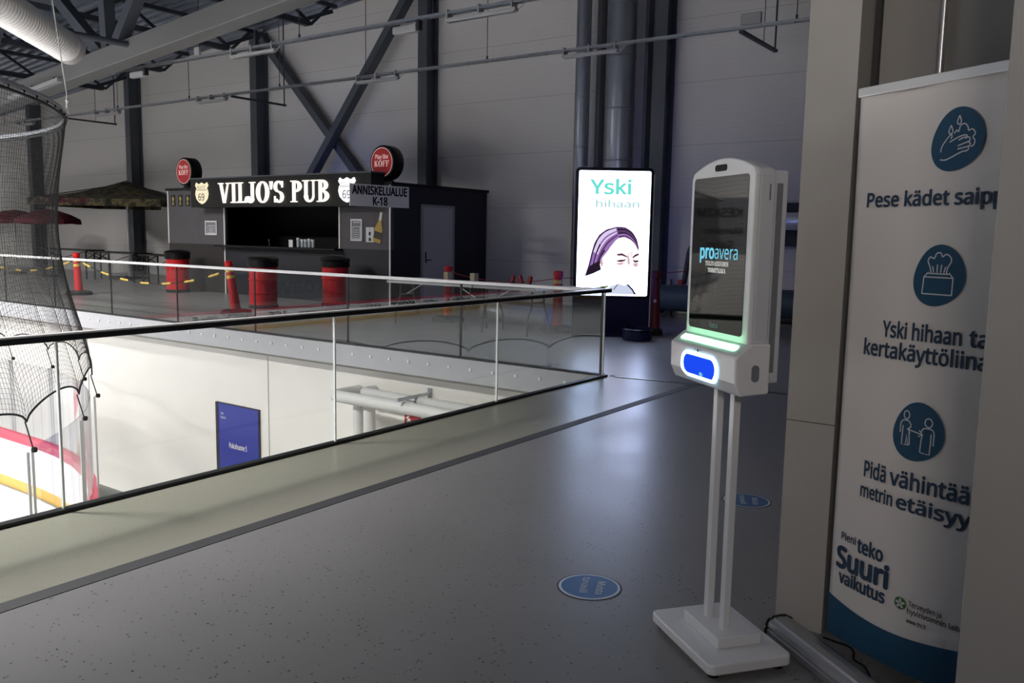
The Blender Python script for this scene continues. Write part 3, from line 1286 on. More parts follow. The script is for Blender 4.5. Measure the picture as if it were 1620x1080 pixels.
t = thing('fire_sign', (-7.92, 8.79, -1.0), 'dark red fire extinguisher sign on the white lower wall under the pipes', 'sign')
mb = MB()
mb.box(-8.06, -7.78, 8.775, 8.795, -1.18, -0.91)
mb.obj('sign_plate', M['red_dark'], t, at=t.location)
pf = frame_place((-8.06, 8.774, -1.18), (1, 0, 0), (0, 0, 1))
mb = MB()
flat_poly(mb, [(.05, .02), (.12, .02), (.12, .17), (.105, .2), (.065, .2), (.05, .17)], pf)
stroke(mb, [(.07, .2), (.06, .235), (.1, .245), (.03, .2)], pf, .016)
stroke(mb, [(.17, .13), (.19, .06), (.21, .1), (.225, .05)], pf, .018)
mb.obj('sign_symbol', M['white'], t, at=t.location)

# advert on the far wall (seen mirrored in the sanitizer screen)
def wall_advert(y0, y1, z0, z1, label, words, sheet, ink):
    t = thing('wall_advert', (-41.98, (y0 + y1) / 2, z0), label, 'advert')
    mb = MB()
    mb.box(-41.99, -41.96, y0, y1, z0, z1)
    mb.obj('advert_sheet', M[sheet], t, at=t.location)
    pf = frame_place((-41.955, y0, z0), (0, 1, 0), (0, 0, 1))
    for word, x, y, h, w, sl in words:
        mb = MB()
        put_text(mb, word, pf, x, y, h, width=w, bold=.035, slant=sl)
        mb.obj('advert_lettering', M[ink], t, at=t.location)


wall_advert(6.6, 10.8, .9, 3.7, 'large grey wall advert on the far left wall, mirrored in the sanitizer screen',
            [('KESKIM', 1.0, 1.85, .42, 2.25, 0), ('Salon', 1.3, .25, .4, 1.3, .3), ('Mansion', .9, 1.0, .3, 1.9, .3)], 'paper_grey', 'ink')
wall_advert(-22.5, -13.5, -2.6, -0.9, 'wide grey wall advert, mirrored faintly in the far glass in front of the pub', [('proavera', 1.0, .42, .95, 6.6, 0)], 'paper_grey', 'navy')
wall_advert(-11.2, -5.6, -.9, .1, 'white web address advert, mirrored in the far glass left of the pub', [('www.hydlfin.fi', .4, .34, .38, 4.6, 0)], 'paper', 'ink')

# ==================================================================================== TRAYS, FIXTURES, OVERHEAD
def tray(x0, x1, y, z, label, rods, fixtures, boxes=()):
    t = thing('cable_tray', (0.5 * (x0 + x1), y, z), label, 'cable tray')
    mb = MB()
    mb.bar((x0, y - .05, z), (x1, y - .05, z), 0.018, 0.05)
    mb.bar((x0, y + .05, z), (x1, y + .05, z), 0.018, 0.05)
    n = int((x1 - x0) / 0.5)
    for k in range(n):
        xx = x0 + 0.5 * k + 0.2
        mb.bar((xx, y - .05, z - .02), (xx, y + .05, z - .02), 0.02, 0.01)
    mb.obj('rails', M['galv'], t, at=t.location)
    for xr in rods:
        mb = MB()
        mb.tube([(xr, y, z), (xr, y, roof_z(xr) - .02)], 0.008, 6)
        mb.tube([(xr, y, z + .02), (xr, y, z + .1)], 0.022, 6)
        mb.obj('hanger_rod', M['steel_dark'], t, at=t.location)
    return t


tray(-20.2, -3.0, 11.47, 5.3, 'upper galvanised cable tray running just behind the thick sloping roof chord', (-19.0, -16.5, -13.3, -9.9, -6.5), ())
tray(-41, 2.0, 14.85, 5.28, 'lower galvanised cable tray running the whole width above the pub', (-33, -25.6, -21.9, -18.0, -14.9, -11.3, -7.4, -4.77, -1.5), ())


def fixture(x0, x1, y, z, label):
    t = thing('strip_light', ((x0 + x1) / 2, y, z - .14), label, 'strip light', 'unlit strip lights')
    mb = MB()
    mb.box(x0, x1, y - .055, y + .055, z - .14, z - .085)
    mb.obj('housing', M['fixture'], t, at=t.location, bevel=0.01)
    mb = MB()
    mb.box(x0 + .04, x1 - .04, y - .04, y + .04, z - .156, z - .14)
    mb.obj('diffuser', M['alu'], t, at=t.location)
    for f in (.04, .5, .96):
        xx = x0 + (x1 - x0) * f
        mb = MB()
        mb.box(xx - .015, xx + .015, y - .075, y + .075, z - .09, z + .05)
        mb.obj('hanger_clip', M['fixture'], t, at=t.location)
    mb = MB()
    mb.tube([(x1, y, z - .1), (x1 + .08, y - .03, z - .12), (x1 + .2, y - .03, z - .03)], 0.008, 5)
    mb.obj('lead', M['fixture'], t, at=t.location)


fixture(-15.4, -14.0, 11.47, 5.3, 'unlit strip light on the upper tray, in front of the column behind the pub')
fixture(-9.6, -8.15, 11.47, 5.3, 'unlit strip light on the upper tray nearest the top edge of the view')
fixture(-26.9, -25.5, 14.85, 5.28, 'unlit strip light on the lower tray, left of the column behind the camouflage parasol')
fixture(-21.5, -20.2, 14.85, 5.28, 'unlit strip light on the lower tray, left of the bracket near the pub column')
fixture(-15.2, -13.85, 14.85, 5.28, 'unlit strip light on the lower tray, over the crossing of the braces')
fixture(-9.4, -8.15, 14.85, 5.28, 'unlit strip light on the lower tray, in front of the round ducts')
fixture(-32.0, -30.9, 14.85, 5.28, 'unlit strip light on the lower tray seen through the black net')

for (x0, x1, y, z, lab) in ((-10.75, -10.2, 11.42, 5.2, 'small white box lamp under the upper tray, in front of the right brace'),
                            (-19.05, -18.5, 11.42, 5.2, 'small white box lamp under the left end of the upper tray')):
    t = thing('box_lamp', ((x0 + x1) / 2, y, z - .15), lab, 'lamp', 'white box lamps')
    mb = MB()
    mb.box(x0, x1, y - .06, y + .06, z - .13, z)
    mb.obj('lamp_body', M['fixture'], t, at=t.location, bevel=0.02)
    mb = MB()
    mb.box(x1, x1 + .06, y - .05, y + .05, z - .1, z + .06)
    mb.obj('lamp_bracket', M['dark_gap'], t, at=t.location)
mb = MB()
mb.box(-16.6, -16.42, 11.4, 11.46, 5.33, 5.5)
tag(mb.obj('junction_box', M['fixture'], at=(-16.5, 11.43, 5.33), bevel=.01), 'small white junction box sitting on the upper tray', 'junction box')
mb = MB()
mb.box(-5.72, -5.36, 14.76, 14.84, 5.31, 5.5)
tag(mb.obj('junction_box', M['fixture'], at=(-5.5, 14.8, 5.3), bevel=.01), 'small grey junction box on the lower tray near the white pillar', 'junction box')

for x, lab in ((-5.75, 'dark bracket from the lower tray to the wall, near the white pillar'), (-20.05, 'dark bracket from the lower tray to the wall, behind the pub column'),
               (-29.0, 'dark bracket from the lower tray to the wall, just right of the net pipe')):
    t = thing('tray_bracket', (x, 15.9, 5.2), lab, 'bracket', 'tray brackets')
    mb = MB()
    mb.bar((x, 14.9, 5.235), (x, 16.75, 5.235), 0.08, 0.05)
    mb.obj('arm', M['steel_dark'], t, at=t.location)
    mb = MB()
    mb.tube([(x, 16.7, 5.2), (x, 16.7, roof_z(x) - .05)], 0.018, 8)
    mb.tube([(x + .02, 16.0, 5.25), (x + .02, 16.0, roof_z(x) - .05)], 0.008, 6)
    mb.obj('drop_rod', M['steel_dark'], t, at=t.location)

# foil duct hanging under the roof
t = thing('foil_duct', (-15, 7, 4.9), 'large silver foil duct hanging under the roof at the upper left', 'duct')
a, b = Vector((-12.7, 5.0, 4.92)), Vector((-16.6, 8.66, 5.0))
d = (b - a).normalized()
L = (b - a).length
pts, rs = [], []
n = 44
for k in range(n + 1):
    s = L * k / n
    pts += [a + d * (s - .012), a + d * s, a + d * (s + .012)]
    rs += [0.262, 0.288, 0.262]
mb = MB()
mb.tube(pts, rs, 32)
mb.obj('duct_body', M['flex'], t, at=t.location, smooth=True)
mb = MB()
e = b - d * 0.2
mb.tube([e, e + d * .34, e + d * .34, e + d * .16], [0.295, 0.295, 0.25, 0.25], 32)
mb.obj('end_collar', M['flex'], t, at=t.location, smooth=True)
for f in (0.15, 0.85):
    q = a + d * L * f
    mb = MB()
    mb.tube([q + Vector((0, 0, .25)), (q.x, q.y, roof_z(q.x))], 0.006, 5)
    mb.obj('hanger_wire', M['galv'], t, at=t.location)
# lamp under the chord at the net ring
t = thing('chord_lamp', (-21.9, 10.6, 4.9), 'long pale strip light fixed to the thick roof chord beside the net ring', 'strip light')
mb = MB()
mb.bar((-23.4, 10.70, 4.86), (-20.9, 10.70, 5.10), 0.14, 0.1)
mb.obj('housing', M['fixture'], t, at=t.location, bevel=.015)
mb = MB()
mb.bar((-22.4, 10.74, 4.92), (-22.4, 10.78, 5.1), 0.05, 0.05)
mb.bar((-21.3, 10.74, 5.05), (-21.3, 10.78, 5.2), 0.05, 0.05)
mb.obj('mount', M['dark_gap'], t, at=t.location)

# ==================================================================================== PUB
YP = 13.7
t = thing('pub_booth', (-17, 15.0, 0), 'dark grey pub booth with an open serving hatch and black front boards', 'booth')
mb = MB()
for x0, x1 in ((-21.3, -18.84), (-14.6, -13.0)):
    mb.box(x0, x1, YP, YP + .1, 1.25, 2.66)
mb.box(-18.84, -14.6, YP, YP + .1, 2.2, 2.66)
mb.obj('front_wall', M['pub_grey'], t, at=t.location)
mb = MB()
mb.box(-21.3, -18.84, YP, YP + .1, 0, 1.25)
mb.obj('front_planks', M['pub_wood'], t, at=t.location)
mb = MB()
mb.box(-18.84, -14.6, YP, YP + .1, 0, 1.2)
mb.box(-14.6, -13.0, YP, YP + .1, 0, 1.25)
mb.obj('front_base', M['pub_dark'], t, at=t.location)
mb = MB()
mb.box(-18.95, -14.5, YP - .26, YP + .35, 1.2, 1.245)
mb.obj('counter', M['black'], t, at=t.location, bevel=.006)
mb = MB()
for y0, y1 in ((YP + .1, 14.68), (15.86, 17.14)):
    mb.box(-13.1, -13.0, y0, y1, 1.2, 2.66)
mb.box(-13.1, -13.0, 14.68, 15.86, 2.28, 2.66)
mb.obj('side_wall', M['pub_dark'], t, at=t.location)
for y0, y1 in ((YP + .1, 14.68), (15.86, 17.14)):
    mb = MB()
    mb.box(-13.1, -13.0, y0, y1, 0, 1.2)
    mb.obj('side_planks', M['pub_side_planks'], t, at=t.location)
mb = MB()
mb.box(-21.3, -21.2, YP + .1, 17.14, 0, 2.66)
mb.obj('left_wall', M['pub_dark'], t, at=t.location)
mb = MB()
mb.box(-21.2, -13.1, 15.6, 15.7, 0, 2.66)
mb.obj('back_wall', M['black_matte'], t, at=t.location)
mb = MB()
mb.box(-21.36, -12.94, YP - .04, 17.16, 2.66, 2.72)
mb.obj('roof', M['black_matte'], t, at=t.location)
for x, z0, z1, lab in ((-18.84, 0, 2.2, None), (-14.6, 1.25, 2.2, None), (-13.02, 0, 2.66, None), (-21.3, 1.25, 2.66, None)):
    mb = MB()
    mb.box(x - .02, x + .02, YP - .012, YP + .02, z0, z1)
    mb.obj('corner_trim', M['sign_grey'], t, at=t.location)
sd = MB()
sd.box(-13.08, -12.985, 14.74, 15.8, 0.01, 2.22)
sdo = sd.obj('side_door', M['door_grey'], t, at=t.location)
mb = MB()
mb.box(-13.1, -12.97, 14.68, 14.74, 0, 2.28)
mb.box(-13.1, -12.97, 15.8, 15.86, 0, 2.28)
mb.box(-13.1, -12.97, 14.74, 15.8, 2.22, 2.28)
mb.obj('door_frame', M['fixture'], t, at=t.location)
mb = MB()
mb.tube([(-12.99, 14.84, 1.02), (-12.93, 14.84, 1.02), (-12.93, 14.97, 1.02)], 0.012, 8)
mb.box(-12.987, -12.98, 14.82, 14.86, 0.95, 1.2)
mb.obj('door_handle', M['black'], sdo, at=t.location)

# lit fascia sign
t = thing('pub_sign', (-16.4, 13.3, 2.17), 'long black fascia sign with glowing white pub name between two lit shields', 'sign')
mb = MB()
mb.box(-19.66, -13.2, 13.3, 13.72, 2.19, 2.9)
mb.obj('sign_box', M['black'], t, at=t.location)
mb = MB()
mb.box(-19.68, -13.18, 13.28, 13.74, 2.90, 2.93)
mb.obj('top_trim', M['steel'], t, at=t.location)
pf = frame_place((-19.66, 13.298, 2.19), (1, 0, 0), (0, 0, 1))
tot = sum(serif_letter(c)[0] + .03 for c in "VILJO'S PUB")
xx, kx = 1.20, 4.02 / tot
for ch in "VILJO'S PUB":
    adv, polys = serif_letter(ch)
    if polys:
        mb = MB()
        for P in polys:
            mb.prism([(xx + kx * a, .10 + .49 * b) for a, b in P], lambda x, y, z: pf(x, y, .004 + z), .035)
        mb.obj('lit_letter', M['letter'], t, at=t.location)
    xx += kx * (adv + .03)


def shield_pts(cx, cy, w, h):
    half = [(0, -.5), (.22, -.42), (.42, -.26), (.5, -.04), (.46, .14), (.38, .22), (.5, .36), (.42, .5), (.3, .43), (.16, .43), (0, .5)]
    pts = [(cx + w * x, cy + h * y) for x, y in half]
    pts += [(cx - w * x, cy + h * y) for x, y in reversed(half[1:-1])]
    return pts


for cx, m_ in ((0.50, 'shield'), (5.75, 'shield_hot')):
    mb = MB()
    mb.prism(shield_pts(cx, .35, .52, .54), lambda x, y, z: pf(x, y, .004 + z), .03)
    so = mb.obj('lit_shield', M[m_], t, at=t.location)
    mb = MB()
    put_text(mb, '69', pf, cx, .17, .17, align='center', z=.037, bold=.01)
    put_text(mb, 'ROUTE', pf, cx, .46, .075, align='center', z=.037)
    stroke(mb, [(cx - .21, .43), (cx + .21, .43)], pf, .012, .037)
    mb.obj('shield_lettering', M['ink'], so, at=t.location)

# round signs on the pub roof
def disc_sign(x, y, zc, r, label):
    t = thing('disc_sign', (x, y, 2.72), label, 'sign', 'round red signs on the pub roof')
    z = zc - 2.72
    mb = MB()
    mb.tube([(0, -.16, z), (0, -.14, z), (0, .14, z), (0, .16, z)], [r * .96, r, r, r * .96], 40)
    mb.obj('disc', M['black'], t, smooth=True)
    mb = MB()
    mb.lathe([(.18, 0), (.18, .03), (.13, .06), (.13, z - r * .93)], 20)
    mb.obj('neck', M['black'], t, smooth=True)
    pf = frame_place((0, -.162, z), (1, 0, 0), (0, 0, 1))
    mb = MB()
    mb.prism(circle_pts(0, 0, r * .83, n=44), pf, .006)
    mb.obj('red_face', M['koff_red'], t)
    mb = MB()
    stroke(mb, circle_pts(0, 0, r * .84, n=44), pf, r * .035, .008, closed=True)
    put_serif(mb, 'KOFF', pf, -.60 * r, -.24 * r, .34 * r, 1.2 * r, .008, .003)
    put_text(mb, 'Play like', pf, 0, .2 * r, .25 * r, width=1.02 * r, align='center', bold=.015, z=.009)
    mb.obj('disc_lettering', M['koff_text'], t)


disc_sign(-20.75, 14.0, 3.17, .375, 'round red beer sign on the left end of the pub roof')
disc_sign(-13.4, 14.0, 3.16, .375, 'round red beer sign on the right end of the pub roof')

# licensed-area sign, set at right angles to the pub front
t = thing('hanging_sign', (-12.63, 13.0, 2.15), 'pale grey licensed-area sign projecting from the corner of the pub', 'sign')
sa_, sb_ = Vector((-12.75, 12.25, 2.155)), Vector((-12.51, 13.745, 2.155))
sdv = (sb_ - sa_).normalized()
pf = frame_place(sa_, sdv, (0, 0, 1))
mb = MB()
mb.prism([(0, 0), (1.514, 0), (1.514, .445), (0, .445)], lambda x, y, z: pf(x, y, z - .02), .02)
mb.obj('sign_plate', M['sign_grey'], t, at=t.location)
for word, x, y, h, w, al in (('ANNISKELUALUE', .06, .245, .165, 1.40, 'left'), ('K-18', .76, .035, .16, .37, 'center')):
    mb = MB()
    put_text(mb, word, pf, x, y, h, width=w, align=al, bold=.045)
    mb.obj('sign_lettering', M['ink'], t, at=t.location)
for z in (2.25, 2.5):
    mb = MB()
    mb.bar(pf(1.40, z - 2.155, -.03), (-13.0, 13.82, z), .03, .03)
    mb.obj('fixing_arm', M['dark_gap'], t, at=t.location)

# papers on the pub front
def framed_notice(x0, x1, z0, z1, label, inner=True):
    t = thing('framed_notice', ((x0 + x1) / 2, YP - .01, z0), label, 'notice')
    mb = MB()
    f = .04
    y0, y1 = YP - .025, YP - .001
    mb.box(x0, x1, y0, y1, z0, z0 + f)
    mb.box(x0, x1, y0, y1, z1 - f, z1)
    mb.box(x0, x0 + f, y0, y1, z0 + f, z1 - f)
    mb.box(x1 - f, x1, y0, y1, z0 + f, z1 - f)
    mb.obj('frame', M['paper'], t, at=t.location)
    mb = MB()
    mb.box(x0 + f, x1 - f, YP - .012, YP - .001, z0 + f, z1 - f)
    mb.obj('sheet', M['paper_grey'], t, at=t.location)
    mb = MB()
    pf = frame_place((x0, YP - .013, z0), (1, 0, 0), (0, 0, 1))
    w, h = x1 - x0, z1 - z0
    stroke(mb, [(.2 * w, .12 * h), (.8 * w, .12 * h), (.8 * w, .65 * h), (.2 * w, .65 * h)], pf, .02, .002, True)
    for k in range(4):
        stroke(mb, [(.3 * w, (.2 + .1 * k) * h), (.7 * w, (.2 + .1 * k) * h)], pf, .012, .002)
    if inner:
        stroke(mb, [(.2 * w, .85 * h), (.8 * w, .85 * h)], pf, .02, .002)
    mb.obj('print', M['paper'], t, at=t.location)


framed_notice(-19.64, -19.14, 1.49, 1.86, 'pale framed notice on the grey board left of the serving hatch', False)
framed_notice(-14.22, -13.86, 1.43, 1.92, 'tall pale framed notice on the board right of the serving hatch')
t = thing('leaflet', (-13.63, YP - .005, 1.41), 'small white leaflet on the pub front between the tall frame and the bottle cut-out', 'leaflet')
mb = MB()
mb.box(-13.75, -13.51, YP - .008, YP - .001, 1.41, 1.74)
mb.obj('sheet', M['paper'], t, at=t.location)
pf = frame_place((-13.75, YP - .009, 1.41), (1, 0, 0), (0, 0, 1))
mb = MB()
flat_poly(mb, [(.08, .03), (.17, .03), (.15, .1), (.1, .1)], pf)
flat_poly(mb, [(.09, .15), (.15, .15), (.15, .23), (.09, .23)], pf)
put_text(mb, 'K-18', pf, .12, .27, .025, align='center')
mb.obj('print', M['ink'], t, at=t.location)
t = thing('bottle_cutout', (-13.4, YP - .01, 1.40), 'tilted golden beer bottle cut-out on the right of the pub front', 'cut-out')
bott = [(-.11, 0), (.11, 0), (.12, .04), (.12, .3), (.05, .46), (.035, .68), (-.035, .68), (-.05, .46), (-.12, .3), (-.12, .04)]
ca, sa = cos(rad(-13)), sin(rad(-13))
pf = frame_place((-13.42, YP - .003, 1.41), (1, 0, 0), (0, 0, 1))
rot = lambda P: [(x * ca - y * sa, x * sa + y * ca) for x, y in P]
mb = MB()
mb.prism(rot(bott), pf, .012)
mb.obj('bottle_shape', M['bottle'], t, at=t.location)
mb = MB()
flat_poly(mb, rot([(-.115, .08), (.115, .08), (.115, .24), (-.115, .24)]), pf, .0135)
mb.obj('bottle_label', M['bottle_dark'], t, at=t.location)
mb = MB()
flat_poly(mb, rot([(-.034, .5), (.034, .5), (.034, .67), (-.034, .67)]), pf, .0135)
mb.obj('bottle_neck', M['paper'], t, at=t.location)
for i, x in enumerate((-21.05, -20.72, -20.39)):
    t = thing('small_picture', (x, YP - .005, 2.24), ('leftmost of the three small pictures under the left disc sign', 'middle one of the three small pictures under the left disc sign',
                                                      'rightmost of the three small pictures, half behind the fascia sign')[i], 'picture', 'small pictures on the pub')
    mb = MB()
    mb.box(x - .09, x + .09, YP - .012, YP - .001, 2.24, 2.54)
    mb.obj('panel', M['ink'], t, at=t.location)
    pf = frame_place((x - .09, YP - .013, 2.24), (1, 0, 0), (0, 0, 1))
    mb = MB()
    flat_poly(mb, [(.05, .03), (.13, .05), (.1, .13), (.15, .2), (.08, .27), (.05, .2), (.08, .13)], pf)
    mb.obj('figure', M['bottle'], t, at=t.location)

# things on the counter
def cup_stack(x, n, label):
    mb = MB()
    prof = []
    for k in range(n):
        z = .016 * k
        prof += [(.030, z), (.045, z + .014), (.042, z + .016)]
    prof += [(.046, .016 * n + .05)]
    mb.lathe(prof, 16, (0, 0, 0))
    o = mb.obj('cup_stack', M['cup'], smooth=True)
    o.location = (x, 13.62, 1.245)
    tag(o, label, 'cup stack', 'stacks of plastic cups on the pub counter')


for x, n, lab in ((-15.92, 11, 'leftmost and tallest stack of clear cups on the pub counter'), (-15.78, 9, 'second stack of clear cups from the left on the pub counter'),
                  (-15.66, 9, 'third stack of clear cups from the left on the pub counter'), (-15.53, 10, 'fourth stack of clear cups from the left on the pub counter'),
                  (-15.40, 9, 'rightmost stack of clear cups on the pub counter')):
    cup_stack(x, n, lab)
mb = MB()
mb.box(-16.24, -16.10, 13.60, 13.615, 1.245, 1.42)
tag(mb.obj('table_card', M['paper'], at=(-16.17, 13.6, 1.245)), 'small white card standing on the pub counter left of the cups', 'card')
t = thing('beer_tap', (-16.98, 13.62, 1.245), 'thin curved tap on the pub counter left of the white card', 'tap')
mb = MB()
mb.tube([(0, 0, 0), (0, 0, .1), (.03, -.03, .17), (.07, -.07, .17), (.08, -.08, .13)], .012, 8)
mb.obj('spout', M['steel'], t, smooth=True)
mb = MB()
mb.lathe([(.05, 0), (.05, .01), (.02, .02)], 14)
mb.obj('foot', M['black'], t)

# ==================================================================================== FURNITURE BY THE PUB
def barrel_bin(x, y, label):
    t = thing('barrel_bin', (x, y, 0), label, 'bin', 'red barrel bins by the pub')
    mb = MB()
    prof = [(.285, 0), (.295, .02), (.295, .08), (.285, .09), (.285, .3), (.30, .315), (.30, .335), (.285, .35), (.285, .58), (.30, .595), (.30, .615), (.285, .63), (.285, .86), (.295, .87), (.295, .9)]
    mb.lathe(prof, 32)
    mb.obj('drum', M['red'], t, smooth=True)
    mb = MB()
    mb.lathe([(.30, .86), (.315, .865), (.315, 1.0), (.33, 1.01), (.33, 1.03), (.28, 1.07), (.1, 1.1)], 32)
    mb.obj('lid', M['black'], t, smooth=True)
    mb = MB()
    mb.lathe([(.299, .0), (.302, .01), (.302, .075), (.299, .08)], 32)
    mb.obj('bottom_band', M['rubber'], t, smooth=True)
    mb = MB()
    for s in (-1, 1):
        mb.tube([(s * .32, -.03, 1.0), (s * .37, -.03, .99), (s * .37, .03, .99), (s * .32, .03, 1.0)], .012, 6)
    mb.obj('lid_handle', M['black'], t)


barrel_bin(-14.68, 11.6, 'red barrel bin with a black lid, nearest the glass, in front of the serving hatch')
barrel_bin(-14.0, 13.0, 'red barrel bin with a black lid below the tall framed notice')
barrel_bin(-19.95, 13.05, 'red barrel bin with a black lid at the left end of the pub')


def post(x, y, label, h=.98, lean=(0, 0), tape=True, foot=1.0, tube_mat='red'):
    t = thing('barrier_post', (x, y, 0), label, 'post', 'red barrier posts')
    mb = MB()
    mb.lathe([(.30 * foot, 0), (.30 * foot, .05), (.27 * foot, .09), (.11, .11)], 12)
    mb.obj('rubber_foot', M['rubber'], t)
    ax = Vector((lean[0], lean[1], h))
    f = lambda s: ax * s + Vector((0, 0, 0))
    mb = MB()
    mb.tube([f(.1), f(.12), f(.86), f(.87), f(.9), f(.91), f(1.0), f(1.012)], [.098, .095, .072, .062, .062, .08, .08, .05], 18)
    mb.obj('tube', M[tube_mat], t, smooth=True)
    if tape:
        for a, b in ((.80, .86), (.68, .74)):
            ra = .095 + (.072 - .095) * (a - .12) / .74
            rb = .095 + (.072 - .095) * (b - .12) / .74
            mb = MB()
            mb.tube([f(a), f(b)], [ra + .003, rb + .003], 18)
            mb.obj('tape_band', M['yellow'], t, smooth=True)
    return t


post(-13.85, 10.3, 'red barrier post with yellow bands leaning left, right of the pub bin at the glass', 1.02, (-.14, -.06))
post(-20.55, 10.75, 'red barrier post with yellow bands beside the edge of the black net', 1.0, (-.06, 0))
post(-10.16, 12.25, 'red barrier post standing in front of the grey side door of the pub', 1.02)
post(-7.72, 12.22, 'red barrier post left of the lit totem, behind the folding tables', 1.02)
p_ = post(-6.27, 12.96, 'dark red barrier post close behind the right edge of the lit totem', 1.06, tape=False, foot=.5, tube_mat='maroon')
mb = MB()
mb.box(.02, .07, -.085, -.075, .55, .60)
for v in mb.v:
    v.y -= .012
mb.obj('label_plate', M['paper'], p_)
post(-26.5, 10.75, 'red barrier post with yellow bands furthest left behind the net', 1.0)


def sag_rope(name, a, b, sag, label, banded, r=.012):
    t = thing(name, ((a[0] + b[0]) / 2, (a[1] + b[1]) / 2, min(a[2], b[2]) - sag), label, 'rope')
    n = 36
    P = []
    for k in range(n + 1):
        f = k / n
        P.append(Vector(a).lerp(Vector(b), f) - Vector((0, 0, sag * 4 * f * (1 - f))))
    mb = MB()
    mb.tube(P, r * .55, 6)
    mb.obj('line', M['black'] if banded else M['red_dark'], t, at=t.location)
    if banded:
        for k in range(2, n - 2, 5):
            mb = MB()
            q = [P[k], P[k + 1], P[k + 2]]
            mb.tube([q[0], q[0].lerp(q[1], .5), q[1], q[1].lerp(q[2], .5), q[2]], [r, r * 1.35, r, r * 1.35, r], 8)
            mb.obj('yellow_link', M['yellow'], t, at=t.location)
    return t


sag_rope('barrier_chain', (-20.6, 10.75, .86), (-13.97, 10.25, .86), .42, 'yellow and black barrier chain sagging between the two posts left of the pub bin', True, .02)
sag_rope('barrier_chain', (-26.5, 10.75, .86), (-20.6, 10.75, .86), .38, 'yellow and black barrier chain seen through the black net', True, .02)
sag_rope('barrier_rope', (-10.16, 12.25, .93), (-7.78, 12.24, .9), .12, 'thin red rope between the two posts behind the folding tables', False)
sag_rope('barrier_rope', (-7.78, 12.24, .9), (-6.9, 16.7, 1.0), .03, 'thin red rope from the post left of the totem to the wall', False)


def folding_table(x0, x1, y0, y1, z, label):
    t = thing('folding_table', ((x0 + x1) / 2, (y0 + y1) / 2, 0), label, 'table', 'white folding tables')
    mb = MB()
    mb.box(x0, x1, y0, y1, z - .045, z)
    mb.obj('table_top', M['table_white'], t, at=t.location, bevel=.015)
    for xe, s in ((x0 + .14, 1), (x1 - .2, -1)):
        for ye, sy in ((y0 + .08, 1), (y1 - .08, -1)):
            mb = MB()
            mb.tube(bend([(xe, ye + sy * .14, z - .05), (xe, ye + sy * .14, z - .3), (xe, ye + sy * .02, z - .5), (xe, ye, .0)], .1, 5), .016, 8)
            mb.obj('leg', M['steel'], t, at=t.location, smooth=True)
        mb = MB()
        mb.tube([(xe, y0 + .22, z - .25), (xe, y1 - .22, z - .25)], .012, 6)
        mb.tube([(xe, (y0 + y1) / 2, z - .25), (xe + s * .4, (y0 + y1) / 2, z - .05)], .012, 6)
        mb.obj('leg_brace', M['alu'], t, at=t.location)


folding_table(-10.66, -8.72, 11.12, 11.90, .78, 'white folding table on the left of the two behind the glass')
folding_table(-8.70, -7.45, 11.12, 11.90, .78, 'white folding table on the right, nearer the lit totem')
for x, y, w, h, lab in ((-9.55, 11.5, .1, .18, 'small tan box on the left folding table, left one of two'), (-8.98, 11.52, .1, .18, 'small tan box on the left folding table, right one of two')):
    mb = MB()
    mb.box(x - w / 2, x + w / 2, y - .06, y + .06, .78, .78 + h)
    tag(mb.obj('carton', M['box_tan'], at=(x, y, .78), bevel=.008), lab, 'box', 'tan boxes on the table')
mb = MB()
mb.box(-10.3, -9.75, 11.3, 11.6, .78, .83)
tag(mb.obj('paper_pile', M['paper'], at=(-10, 11.45, .78)), 'flat pile of white paper on the left folding table', 'paper')
t = thing('toy_blocks', (-8.0, 11.55, .78), 'dark red slatted rack lying on the right folding table', 'rack')
mb = MB()
mb.box(-8.35, -7.75, 11.45, 11.65, .78, .82)
mb.obj('rack_base', M['red_dark'], t, at=t.location)
for x, l in ((-8.2, .02), (-8.0, -.05), (-7.86, .03)):
    mb = MB()
    mb.bar((x, 11.55, .82), (x + l, 11.55, .95), .05, .05)
    mb.obj('slat', M['red_dark'], t, at=t.location)
t.name = 'slatted_rack'

# silver roll on the floor and dark tube further right
d0, d1 = Vector((-9.7, 12.80, .20)), Vector((-8.12, 12.60, .17))
mb = MB()
mb.tube([d0, d1], [.165, .165], 26)
for f in (.03, .45, .97):
    q = d0.lerp(d1, f)
    mb.tube([q, q + (d1 - d0).normalized() * .04], .171, 26)
tag(mb.obj('silver_duct', M['foil'], smooth=True, at=(-8.9, 12.7, .0)), 'silver duct lying on the floor behind the folding tables', 'duct')
mb = MB()
mb.lathe([(.04, 0), (.045, .02), (.045, .16), (.018, .21), (.018, .24)], 14, (-7.42, 12.55, 0))
tag(mb.obj('plastic_bottle', M['white'], smooth=True, at=(-7.42, 12.55, 0)), 'small white bottle on the floor right of the red post by the totem', 'bottle')
t = thing('storage_tube', (-6.3, 16.15, 0), 'long dark green tube lying along the back wall behind the sanitizer stand', 'tube')
mb = MB()
mb.tube([(-8.0, 16.15, .40), (-7.95, 16.15, .40), (3.0, 16.15, .44)], [.2, .27, .27], 28)
mb.obj('tube_body', M['tube_green'], t, at=t.location, smooth=True)
for x in (-7.5, -5.9):
    mb = MB()
    mb.bar((x - .1, 16.1, 0), (x, 16.15, .2), .05, .05)
    mb.bar((x + .1, 16.1, 0), (x, 16.15, .2), .05, .05)
    mb.obj('foot', M['dark_gap'], t, at=t.location)
for i, x in enumerate((-7.75, -7.5, -7.25)):
    mb = MB()
    mb.box(x - .04, x + .04, 16.1, 16.2, .66, .78)
    mb.obj('clip', M['red_dark'] if i == 2 else M['paper_grey'], t, at=t.location)
mb = MB()
mb.tube(bend([(-7.25, 16.3, .68), (-7.15, 16.3, 1.4), (-6.7, 16.4, 2.05), (-6.2, 16.4, 2.1)], .1), .055, 10)
